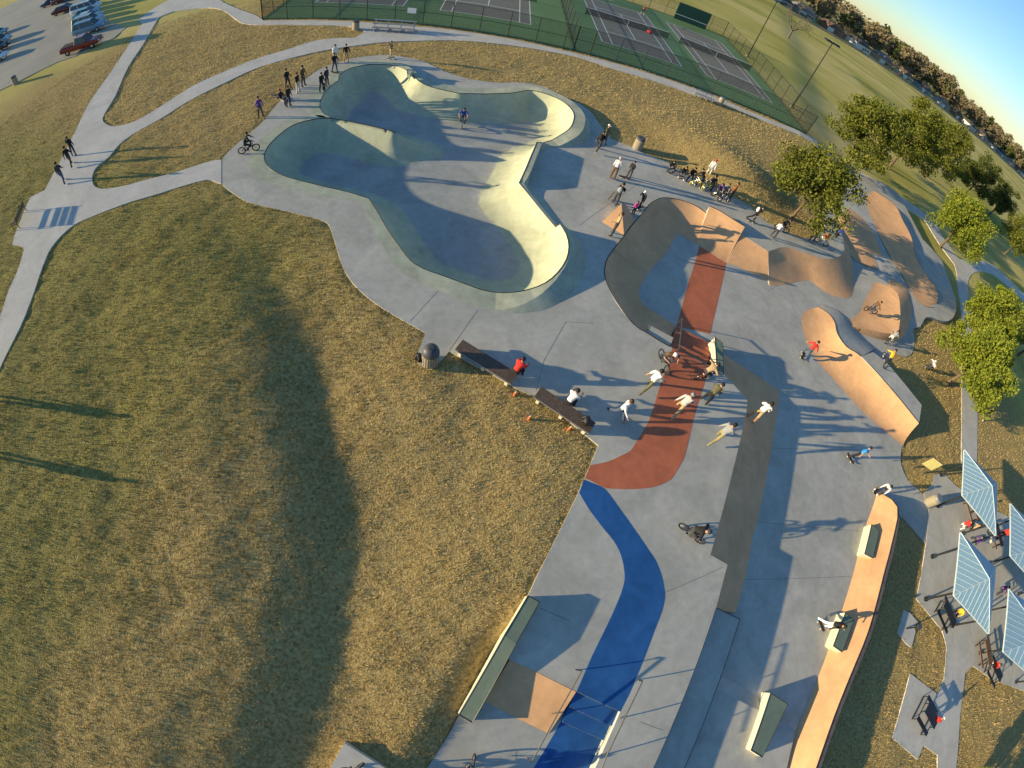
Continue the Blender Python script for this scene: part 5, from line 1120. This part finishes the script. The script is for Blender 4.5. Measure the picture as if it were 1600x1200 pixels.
# shelters
Zp = ZL + .008
for lb, px, fc, ps, tp, bt, ht in (('person in red top and white trousers sitting at the first shelter table', (1497,823), (20,2), 'sit', 'red', 'white', None), ('person in tan sitting beside the red top under the first shelter', (1512,830), (4,-20), 'sit', 'tan', 'black', None), ('person in purple sitting at the near side of the first shelter tables', (1516,852), (4,-20), 'sitlean', 'purple', 'charcoal', None), ('person in white sitting right of the purple top', (1537,850), (4,-20), 'sit', 'lightgrey', 'jeans', None), ('person with white cap standing behind the first shelter roof', (1556,838), (-10,10), 'stand', 'red', 'charcoal', ('cap', 'white')), ('person in brown sitting at the far end of the first shelter table', (1515,792), (6,14), 'sit', 'red', 'black', None),
    ('person in dark top sitting between the shelters', (1556,920), (4,20), 'sit', 'purple', 'charcoal', None), ('person in cream top sitting at the black table of the middle shelter', (1487,958), (-10,10), 'sit', 'yellow', 'charcoal', None), ('person in red shirt sitting at the table of the lower right shelter', (1547,1042), (-14,-6), 'sitlean', 'red', 'lightgrey', None), ('person in red with white cap sitting alone at the black table', (1447,1130), (8,-14), 'sitlean', 'red', 'charcoal', ('cap', 'white'))):
    person(lb, px, Zp, fc, ps, 1.72, tp, bt, 'charcoal', hat=ht)
# bottom edge
rider('person in purple-black riding in at the bottom edge near the ledge', 'bicycle at the bottom edge below the long ledge', (735,1203), ZB, (4,-20), 'ride', top='black', bottom='charcoal', H=1.7); rider('person in black riding at the bottom left slab', 'bicycle on the bottom left slab', (545,1206), -.1, (18,-12), 'ride', top='black', bottom='charcoal', H=1.7)
person('person in black beyond the left edge casting the upper lawn shadow', (-18,620), -.05, (16,-10), 'stand', 1.8, 'black', 'jeans'); person('person in charcoal beyond the left edge casting the lower lawn shadow', (-22,705), -.05, (16,-10), 'stand', 1.8, 'charcoal', 'jeans'); 
# tennis
for lb, l, fc, tp, bt in (('tennis player in orange shirt on the court right of the divider', (10.3, 23.4), (-4,8), 'orange', 'navy'), ('tennis player in white shorts at the far baseline', (3.2, 26.5), (0,8), 'white', 'white'), ('tennis player in red at the far baseline', (5.5, 26.8), (0,8), 'red', 'white'), ('tennis player in white on the leftmost court', (-30.5, 2.8), (4,-8), 'white', 'white')):
    w = T(*l); PEOPLE.append(dict(label=lb, px=None, xy=w, z=TZ, rz=-1.2 if l[1] > 10 else 1.9, pose='tennis', H=1.75, top=tp, bottom=bt, shoes='white', skin=0, hair='brown', long=False, shorts=True, hat=None, pack=None, lift=0))
_P = P
def P(x, y=None, z=0.0):
    return np.asarray(x) if y is None else _P(x, y, z)
for s in PEOPLE:
    if s['px'] is None: s['px'] = (s['xy'],)
class _Px(tuple): pass
def build_all_people():
    global P
    keep = P
    def P2(*a):
        if len(a) == 2 and hasattr(a[0], '__len__'): return np.asarray(a[0])
        return _P(*a)
    P = P2; build_people(); P = _P
build_all_people()
# ------------------------------------------------------------------ trees
def leafmat(name, a, b_, c_):
    m, t, b = base(name, .75, .2); at = nd(t, 'ShaderNodeAttribute'); at.attribute_name = 'v'; r = nd(t, 'ShaderNodeValToRGB'); e = r.color_ramp.elements; e.new(.5)
    for k, (p, c) in enumerate(((0, a), (.5, b_), (1, c_))): e[k].position = p; e[k].color = rgba(c)
    t.links.new(at.outputs['Fac'], r.inputs[0]); t.links.new(r.outputs[0], b.inputs['Base Color'])
    tr = nd(t, 'ShaderNodeBsdfTranslucent'); t.links.new(r.outputs[0], tr.inputs[0]); mx = nd(t, 'ShaderNodeMixShader'); mx.inputs[0].default_value = .25
    out = t.nodes['Material Output']; t.links.new(b.outputs[0], mx.inputs[1]); t.links.new(tr.outputs[0], mx.inputs[2]); t.links.new(mx.outputs[0], out.inputs[0])
leafmat('leaf_oak', (.055, .08, .012), (.135, .155, .022), (.25, .25, .042))
leafmat('leaf_bright', (.09, .13, .014), (.20, .245, .025), (.32, .34, .05))
leafmat('leaf_dark', (.04, .06, .015), (.09, .115, .025), (.16, .18, .045))
leafmat('leaf_brown', (.17, .14, .085), (.24, .20, .12), (.32, .27, .16))  # far trees and wood: distance haze put into paler, low-contrast leaf colours
leafmat('leaf_far_green', (.11, .12, .05), (.16, .165, .065), (.22, .22, .09))  # haze mixed into the colour of the far green trees too
def cards(centres, radii, n, size, r_, flat=.75, up=.5, aspect=1.6):
    """leaf cards scattered in clumps -> verts, faces, values"""
    k = r_.integers(0, len(centres), n); C = np.array(centres)[k]; Rr = np.array(radii)[k]
    d = r_.normal(size=(n, 3)); d /= np.linalg.norm(d, axis=1)[:, None]; rad = Rr * r_.random(n) ** .45
    pos = C + d * rad[:, None] * np.array([1, 1, flat])
    a = r_.normal(size=(n, 3)); a /= np.linalg.norm(a, axis=1)[:, None]; b = np.cross(a, r_.normal(size=(n, 3))); b /= np.linalg.norm(b, axis=1)[:, None]
    s = size * (.6 + .8 * r_.random(n)); a *= (s * aspect * .5)[:, None]; b *= (s * .5)[:, None]
    V = np.stack([pos - a, pos - a * .1 + b, pos + a, pos - a * .1 - b], 1).reshape(-1, 3); F = np.arange(4 * n).reshape(n, 4)
    val = np.clip(.5 + .24 * r_.normal(size=n), 0, 1); return V, F, np.repeat(val, 4)
def valmesh(name, V, F, val, mat, parent=None):
    me = bpy.data.meshes.new(name); me.vertices.add(len(V)); me.vertices.foreach_set('co', V.ravel().astype(np.float32)); nf, k = F.shape
    me.loops.add(nf * k); me.loops.foreach_set('vertex_index', F.ravel().astype(np.int32)); me.polygons.add(nf); me.polygons.foreach_set('loop_start', np.arange(0, nf * k, k, dtype=np.int32)); me.polygons.foreach_set('loop_total', np.full(nf, k, np.int32))
    at = me.attributes.new('v', 'FLOAT', 'POINT'); at.data.foreach_set('value', val.astype(np.float32)); me.materials.append(MATS[mat]); me.update(); me.validate()
    o = bpy.data.objects.new(name, me); COL.objects.link(o); o.parent = parent; return o
def branch(m, p, d, L_, r, depth, r_, tips, bare=False):
    q = p + d * L_; mid = p + d * L_ * .5 + Vector(r_.normal(size=3) * L_ * .05); m.tube(p, mid, r, r * .82, 7, caps=False); m.tube(mid, q, r * .82, r * .66, 7, caps=False)
    if depth == 0: tips.append(q); return
    for k in range(3 if depth > 1 else 2 + bare):
        nd_ = (d + Vector(r_.normal(size=3)) * .55 + Vector((0, 0, .12))).normalized(); branch(m, q, nd_, L_ * (.62 + .25 * r_.random()), r * .58, depth - 1, r_, tips, bare)
    tips.append(q)
def tree(px, z, H, rad, label, leaf='leaf_oak', n=9000, size=.22, seed=0, name='oak_tree', trunk=.28, lean=(0, 0), xy=None, rz=0, cone=False, group='trees beside the skate park'):
    r_ = np.random.default_rng(seed); p = P(*px, z) if xy is None else np.array(xy); zg = float(zterrain(np.array([p]))[0]) if xy is None else z
    t = thing(name, label, 'tree', (*p, zg - .05), rz, group); m = MB(); tips = []
    th = H * (.28 if not cone else .15); m.tube((0, 0, 0), (lean[0] * .5, lean[1] * .5, th * .6), trunk, trunk * .72, 10, caps=False); m.tube((lean[0] * .5, lean[1] * .5, th * .6), (lean[0], lean[1], th), trunk * .72, trunk * .6, 10, caps=False)
    top = Vector((lean[0], lean[1], th))
    for k in range(5):
        a = 2 * math.pi * k / 5 + r_.random(); d = Vector((math.cos(a) * .75, math.sin(a) * .75, .75 + .3 * r_.random())).normalized(); branch(m, top, d, H * .2, trunk * .42, 2, r_, tips)
    m.build('trunk', 'bark', t, True)
    C, R_ = [], []
    nb = 70
    for k in range(nb):
        u = r_.random(); a = r_.random() * 2 * math.pi
        if cone: zz = H * (.12 + .85 * u); rr = rad * (1 - u) ** .7 * (.55 + .5 * r_.random()); cr_ = rad * (.20 + .2 * (1 - u))
        else: zz = H * (.26 + .70 * u); rr = rad * math.sqrt(max(.05, 1 - ((u - .36) / .7) ** 2)) * (.25 + .72 * r_.random()); cr_ = rad * (.15 + .17 * r_.random())
        C.append((lean[0] + rr * math.cos(a), lean[1] + rr * math.sin(a), zz)); R_.append(cr_)
    for q in tips[:24]: C.append(tuple(q)); R_.append(rad * .2)
    V, F, val = cards(C, R_, n, size, r_); ck = r_.random(len(C)); valmesh('crown', V, F, val, leaf, t)
    return t
tree((1236,341), 0, 6.8, 4.1, 'young green-brown oak with forked trunk beside the upper deck', n=15000, size=.15, seed=1, trunk=.17, lean=(.25, .35))
tree((1322,258), -.5, 10.5, 5.6, 'dark oak just behind the forked oak', n=17000, size=.19, seed=2, trunk=.3)
tree((1388,262), ZL, 13.5, 6.6, 'tallest broad oak in the clump, left of the middle', n=21000, size=.22, seed=3, trunk=.34)
tree((1447,274), ZL, 13.0, 6.4, 'broad dark oak in the middle of the clump over the path', n=20000, size=.22, seed=4, trunk=.36)
tree((1506,306), ZL, 12.0, 5.8, 'dark pine-like tree at the right end of the far clump', 'leaf_dark', n=18000, size=.21, seed=5, trunk=.3, name='evergreen_tree')
tree((1469,385), ZL, 8.6, 5.0, 'bright green round tree beside the curved path', 'leaf_bright', n=20000, size=.17, seed=6, trunk=.24)
tree((1568,398), ZL, 10.5, 5.5, 'loose brown-green tree at the right edge behind the bright one', 'leaf_oak', n=10000, size=.2, seed=7, trunk=.22)
tree((1545,336), ZL, 10.0, 5.0, 'dark evergreen at the right edge of the clump', 'leaf_dark', n=15000, size=.2, seed=8, trunk=.28, name='evergreen_tree')
tree((1482,598), ZL, 6.8, 4.3, 'large bushy yellow-green pine overhanging the right hand lawn', 'leaf_bright', n=30000, size=.145, seed=9, trunk=.26, name='pine_tree')
tree((1516,530), ZL, 7.2, 4.4, 'second yellow-green pine right behind the large bushy one', 'leaf_bright', n=28000, size=.15, seed=10, trunk=.22, name='pine_tree')
tree((1590,555), ZL, 7.5, 4.4, 'shaded tree cut by the right edge beside the pines', 'leaf_oak', n=12000, size=.18, seed=14, trunk=.25)
tree((1508,1226), ZL, 3.2, 1.3, 'small yellow-green bush tree peeking in at the bottom right', 'leaf_bright', n=7000, size=.11, seed=11, trunk=.1)
tree((1400,1400), ZL, 6.5, 3.6, 'tree outside the lower right corner whose shadow falls on the lawn', 'leaf_oak', n=8000, size=.22, seed=12, trunk=.24)
def bare_tree(xy, z, H, label, seed, group=None, mat='bark_grey'):
    r_ = np.random.default_rng(seed); t = thing('bare_tree', label, 'tree', (*xy, z), 0, group); m = MB(); tips = []
    m.tube((0, 0, 0), (0, 0, H * .3), H * .035, H * .026, 8, caps=False); top = Vector((0, 0, H * .3)); m.build('trunk', mat, t, True); m = MB()
    for k in range(5):
        a = 2 * math.pi * k / 5 + r_.random(); branch(m, top, Vector((math.cos(a) * .8, math.sin(a) * .8, .8)).normalized(), H * .24, H * .016, 3, r_, tips, True)
    m.build('crown', mat, t, True); return t
bare_tree(P(1229,63,ZL), ZL, 10.5, 'small leafless tree standing alone in the far field', 21)

# ------------------------------------------------------------------ far street: road, houses, parked cars, trees
ROW = [(1180,-16),(1215,5),(1250,25),(1285,45),(1314,61),(1342,77),(1382,97),(1420,127),(1450,150),(1482,177),(1525,207),(1550,232),(1585,262),(1615,292)]
RW = np.array([P(a, b + 2, ZL) for a, b in ROW])
def rowpt(s):  # s in metres along
    d = np.concatenate([[0], np.cumsum(np.linalg.norm(np.diff(RW, axis=0), axis=1))]); i = min(len(d) - 2, max(0, int(np.searchsorted(d, s)) - 1)); u = (s - d[i]) / (d[i + 1] - d[i]); p = RW[i] + (RW[i + 1] - RW[i]) * u; q = (RW[i + 1] - RW[i]) / np.linalg.norm(RW[i + 1] - RW[i]); return p, q
# smooth the row to a straight street
d = np.concatenate([[0], np.cumsum(np.linalg.norm(np.diff(RW, axis=0), axis=1))]); cx_ = np.polyfit(d, RW[:, 0], 2); cy_ = np.polyfit(d, RW[:, 1], 2)
def street(s, off=0.0):
    p = np.array([np.polyval(cx_, s), np.polyval(cy_, s)]); e = np.array([np.polyval(np.polyder(cx_), s), np.polyval(np.polyder(cy_), s)]); e /= np.linalg.norm(e); n_ = np.array([-e[1], e[0]])
    if n_ @ p < 0: n_ = -n_
    return p + n_ * off, e, n_
SL = d[-1]
S_ = np.linspace(-40, SL + 60, 30); A_ = [street(s, -9)[0] for s in S_]; B_ = [street(s, -1)[0] for s in S_]
v = [(*p, ZL + .06) for p in A_] + [(*p, ZL + .06) for p in B_]; n_ = len(S_); rd = mesh('road', v, up_faces(v, [(i, i + 1, n_ + i + 1, n_ + i) for i in range(n_ - 1)]), 'asphalt'); rd['kind'] = 'structure'
WALLS = {'brick red-brown': (.22, .11, .075), 'grey': (.30, .30, .29), 'blue-grey': (.22, .28, .33), 'cream': (.50, .45, .35), 'tan': (.38, .28, .18), 'white': (.62, .61, .57)}
ROOFS = {'dark grey': (.06, .06, .062), 'brown': (.10, .075, .055), 'grey': (.17, .165, .155)}
for k, c in WALLS.items(): plain('wall_' + k, c, .85)
for k, c in ROOFS.items(): plain('roof_' + k, c, .85)
plain('garage_white', (.55, .58, .62), .6)
ORD = ['first', 'second', 'third', 'fourth', 'fifth', 'sixth', 'seventh', 'eighth', 'ninth', 'tenth', 'eleventh', 'twelfth', 'thirteenth', 'fourteenth', 'fifteenth', 'sixteenth', 'seventeenth', 'eighteenth']
NH = 17
for k in range(NH):
    s = 18 + (SL - 10) * (k / (NH - 1)) ** 1.15 ; p, e, n_ = street(s, 9 + random.uniform(-1, 2)); wk = list(WALLS)[(k * 5 + 2) % 6]; rk = list(ROOFS)[(k * 2) % 3]; Wd, Dp, Hh, Rh = random.uniform(12, 15.5), random.uniform(8, 9.5), 3.1, random.uniform(2.4, 3.2)
    rz = math.atan2(e[1], e[0]); fs = -1.0 if np.array([-e[1], e[0]]) @ n_ > 0 else 1.0
    t = thing('house', '%s house with %s roof, %s from the left in the far street' % (wk, rk, ORD[k]), 'house', (*p, ZL), rz, 'houses in the far street')
    MB().box((0, 0, Hh / 2), (Wd, Dp, Hh)).build('wall', 'wall_' + wk, t)
    o = .5; a, b = Wd / 2 + o, Dp / 2 + o; g = Wd * .2
    mesh('roof', [(-a, -b, Hh), (a, -b, Hh), (a, b, Hh), (-a, b, Hh), (-a + g, 0, Hh + Rh), (a - g, 0, Hh + Rh)], [(0, 1, 5, 4), (2, 3, 4, 5), (1, 2, 5), (3, 0, 4), (3, 2, 1, 0)], 'roof_' + rk, t)
    y = fs * (Dp / 2 + .03); MB().box((-Wd * .3, y, 1.25), (4.8, .1, 2.3)).build('garage_door', 'garage_white', t); MB().box((.4, y, 1.1), (1.1, .1, 2.2)).build('door', 'post_brown', t)
    for wx in (Wd * .17, Wd * .35):
        w = MB().box((wx, y, 1.6), (1.7, .08, 1.3)).build('window', 'glass_dark', t); MB().box((wx, y + fs * .02, 2.28), (1.9, .1, .12)).build('lintel', 'white_paint', w); MB().box((wx, y + fs * .02, .92), (1.9, .1, .12)).build('sill', 'white_paint', w)
    MB().box((Wd * .22, fs * -1.0, Hh + Rh * .75), (.9, .7, 2.0)).build('chimney', 'wall_brick red-brown', t)
    # front gable over the garage
    gx_ = -Wd * .3; y0, y1 = fs * (Dp / 2 - 1), fs * (Dp / 2 + .6)
    mesh('front_gable', [(gx_ - 3, y1, Hh - .05), (gx_ + 3, y1, Hh - .05), (gx_, y1, Hh + 2.0), (gx_ - 3, y0, Hh + .3), (gx_ + 3, y0, Hh + .3), (gx_, y0 - fs * 2, Hh + 2.0)], [(0, 1, 2), (0, 3, 5, 2), (1, 4, 5, 2)], 'roof_' + rk, t)
    if k % 2 == 0:
        q, e2, _ = street(s + 9, -2.2); vehicle(('car', 'suv', 'van')[k % 3], ('paint_black', 'paint_white', 'paint_maroon', 'paint_silver')[(k // 2) % 4], '%s %s parked in front of the %s house of the far street' % (('black', 'white', 'maroon', 'silver')[(k // 2) % 4], ('car', 'suv', 'van')[k % 3], ORD[k]), q, rz, 'vehicles in the far street')
# trees of the street: a few meshes shared by many single trees
protos = []
for k, (lf, H, rd_, n) in enumerate((('leaf_brown', 15, 6.0, 1500), ('leaf_brown', 17, 7.0, 1700), ('leaf_far_green', 14, 5.5, 1700), ('leaf_brown', 13, 5.0, 1300), ('leaf_dark', 16, 4.2, 1700))):
    protos.append(tree(None, ZL, H, rd_, 'x', lf, n, .75, 40 + k, ('bare_brown_tree', 'bare_brown_tree', 'green_tree', 'bare_brown_tree', 'evergreen_tree')[k], .3, xy=(0, 0), group='trees along the far street'))
LBL = {'bare_brown_tree': 'leafless brown tree in the hazy row behind the far houses', 'green_tree': 'rounded green tree in the row behind the far houses', 'evergreen_tree': 'dark evergreen tree in the row behind the far houses'}
used = set(); rr = random.Random(3); placed = []
HS = [18 + (SL - 10) * (k / (NH - 1)) ** 1.15 for k in range(NH)]
for k in range(130):
    s = -60 + (SL + 160) * rr.random(); off = 12 + 85 * rr.random(); pi = rr.choice([0, 0, 1, 1, 2, 3, 3, 4] if k % 9 else [2, 4]); p, e, n_ = street(s, off)
    src = protos[pi]
    if pi in used: t = copy_tree(src)
    else: t = src; used.add(pi)
    sc_ = rr.uniform(.95, 1.5) * (.62 if off < 18 else 1); t.location = (*p, ZL - .1); t.rotation_euler = (0, 0, rr.random() * 6.28); t.scale = (sc_, sc_, sc_); h = int(np.argmin([abs(x - s) for x in HS])); placed.append((t.name.split('.')[0], h, s, sc_, t))
KIND = {'bare_brown_tree': 'leafless brown', 'green_tree': 'rounded green', 'evergreen_tree': 'dark evergreen'}
for kn in KIND:
    for h in range(NH):
        g = sorted([q for q in placed if q[0] == kn and q[1] == h], key=lambda q: q[2])
        for i, q in enumerate(g): q[4]['label'] = '%s tree, %s from the left of its kind behind the %s far house' % (KIND[kn], ORD[i], ORD[h])
for k, (s, off) in enumerate(((30, 4), (74, 5), (128, 3), (175, 5), (230, 4), (300, 5))):
    p, e, n_ = street(s, off); bare_tree(p, ZL, 9, 'leafless grey street tree in front of the far houses, %s from the left' % ORD[k], 60 + k, 'street trees before the far houses')
# wood beyond the street
r_ = np.random.default_rng(5); C = []
for k in range(420):
    s = -250 + (SL + 700) * r_.random(); off = 95 + 420 * r_.random() ** 1.3; p, *_ = street(min(max(s, -200), SL + 350), off); C.append((*p, ZL + 7 + 9 * r_.random()))
V, F, val = cards(C, [9.0] * len(C), 26000, 2.0, r_, .75); V[:, 2] = np.maximum(V[:, 2], ZL); w = valmesh('woodland', V, F, val, 'leaf_brown'); tag(w, 'brown winter woodland stretching behind the far street', 'woodland', kind='stuff')

# ------------------------------------------------------------------ dry grass
def grass_blades():
    r_ = np.random.default_rng(11); Vs, Fs, vals = [], [], []; polys = [UD, LP, LL, PATH, LOT, PAD_SH, PAD_GRILL, PAD_BL, GAP, PL([(1346,557),(1388,602),(1436,661),(1440,633),(1412,598),(1386,567)], 0), PL([(1372,768),(1405,792),(1397,850),(1384,902),(1361,988),(1334,1055),(1307,1122),(1279,1202),(1255,1262),(1300,1100)], -.1)]
    isle = GRASS_ISLE; court = TP([(-39.7,-6.6),(28.7,-6.6),(28.7,30.7),(-39.7,30.7)])
    for (r0, r1, dens, L_, w_) in ((0, 14, 430, .13, .020), (14, 24, 230, .15, .028), (24, 40, 125, .16, .032), (40, 66, 42, .2, .055)):
        area = math.pi * (r1 * r1 - r0 * r0); n = int(area * dens); a = np.radians(360 * r_.random(n)); rad = np.sqrt(r0 * r0 + (r1 * r1 - r0 * r0) * r_.random(n)); p = np.stack([rad * np.cos(a), rad * np.sin(a)], 1)
        p = p[(p[:, 1] > -24) & (p[:, 0] > -55) & (p[:, 0] < 60)]; keep = np.ones(len(p), bool)
        for q in polys:
            ins = inpoly(p, q)
            if q is PATH: ins &= ~inpoly(p, isle)
            keep &= ~ins
        keep &= ~inpoly(p, court); p = p[keep]; p = p[segdist(p, GAP) > 1.0]
        # sod seams
        ca, sa_ = math.cos(.95), math.sin(.95); u = p[:, 0] * ca + p[:, 1] * sa_; v_ = -p[:, 0] * sa_ + p[:, 1] * ca
        rowi = np.floor(v_ / .46); fv = v_ / .46 - rowi; fu = (u + rowi * .37) / 1.25; fu -= np.floor(fu); seam = ((fv < .15) | (fu < .06)) & (r_.random(len(p)) < .93) & (np.sin(p[:, 0] * .55 + 1) * np.sin(p[:, 1] * .48) > -.35); p = p[~seam]
        # thin patches
        nz = np.sin(p[:, 0] * 1.7 + 2 * np.sin(p[:, 1] * .6)) * np.sin(p[:, 1] * 1.3 + 1.5 * np.sin(p[:, 0] * .5)); p = p[r_.random(len(p)) < .72 + .28 * nz]
        n = len(p); z = zterrain(p); z = blend_z(p, z)
        th = np.radians(62) + 1.15 * r_.normal(size=n); lean = .35 + .9 * r_.random(n); L2 = L_ * (.5 + .9 * r_.random(n)); dx = np.cos(th) * .9; dy = np.sin(th) * .9
        tip = np.stack([p[:, 0] + dx * L2 * lean, p[:, 1] + dy * L2 * lean, z + L2 * np.cos(np.clip(lean, 0, 1.2)) * .8], 1); ph = r_.random(n) * math.pi; w2 = w_ * (.6 + .8 * r_.random(n)) / 2
        b0 = np.stack([p[:, 0] + np.cos(ph) * w2, p[:, 1] + np.sin(ph) * w2, z - .01], 1); b1 = np.stack([p[:, 0] - np.cos(ph) * w2, p[:, 1] - np.sin(ph) * w2, z - .01], 1)
        o = sum(len(x) for x in Vs); Vs.append(np.stack([b0, b1, tip], 1).reshape(-1, 3)); Fs.append(o + np.arange(3 * n).reshape(n, 3))
        big = .5 + .5 * np.sin(p[:, 0] * .35 + 1.2 * np.sin(p[:, 1] * .22)) * np.sin(p[:, 1] * .31 + np.sin(p[:, 0] * .18)); tanw = np.clip(np.maximum((p[:, 0] + 9) / 6, (p[:, 1] - 11) / 8), 0, 1); hgt = np.clip(tanw * .55 + .13 + .22 * big + .15 * r_.normal(size=n), 0, 1); vals.append(np.repeat(hgt, 3))
    V = np.vstack(Vs); F = np.vstack(Fs); val = np.concatenate(vals); leafmat('grass_blade', (.19, .16, .042), (.40, .30, .105), (.66, .51, .23))
    g = valmesh('dry_grass', V, F, val, 'grass_blade'); tag(g, 'dry tan and olive winter turf around the skate park', 'grass', kind='stuff'); return len(F)
def blend_z(p, z):
    for poly, zz in CONC:
        dd = np.full(len(p), 9.0); m = (p[:, 0] > poly[:, 0].min() - 2) & (p[:, 0] < poly[:, 0].max() + 2) & (p[:, 1] > poly[:, 1].min() - 2) & (p[:, 1] < poly[:, 1].max() + 2); dd[m] = segdist(p[m], poly)
        k = dd < 1.2; b = dd[k] / 1.2; z[k] = np.minimum(z[k], zz - .05) * (1 - b) + z[k] * b
    return z
NBL = grass_blades()
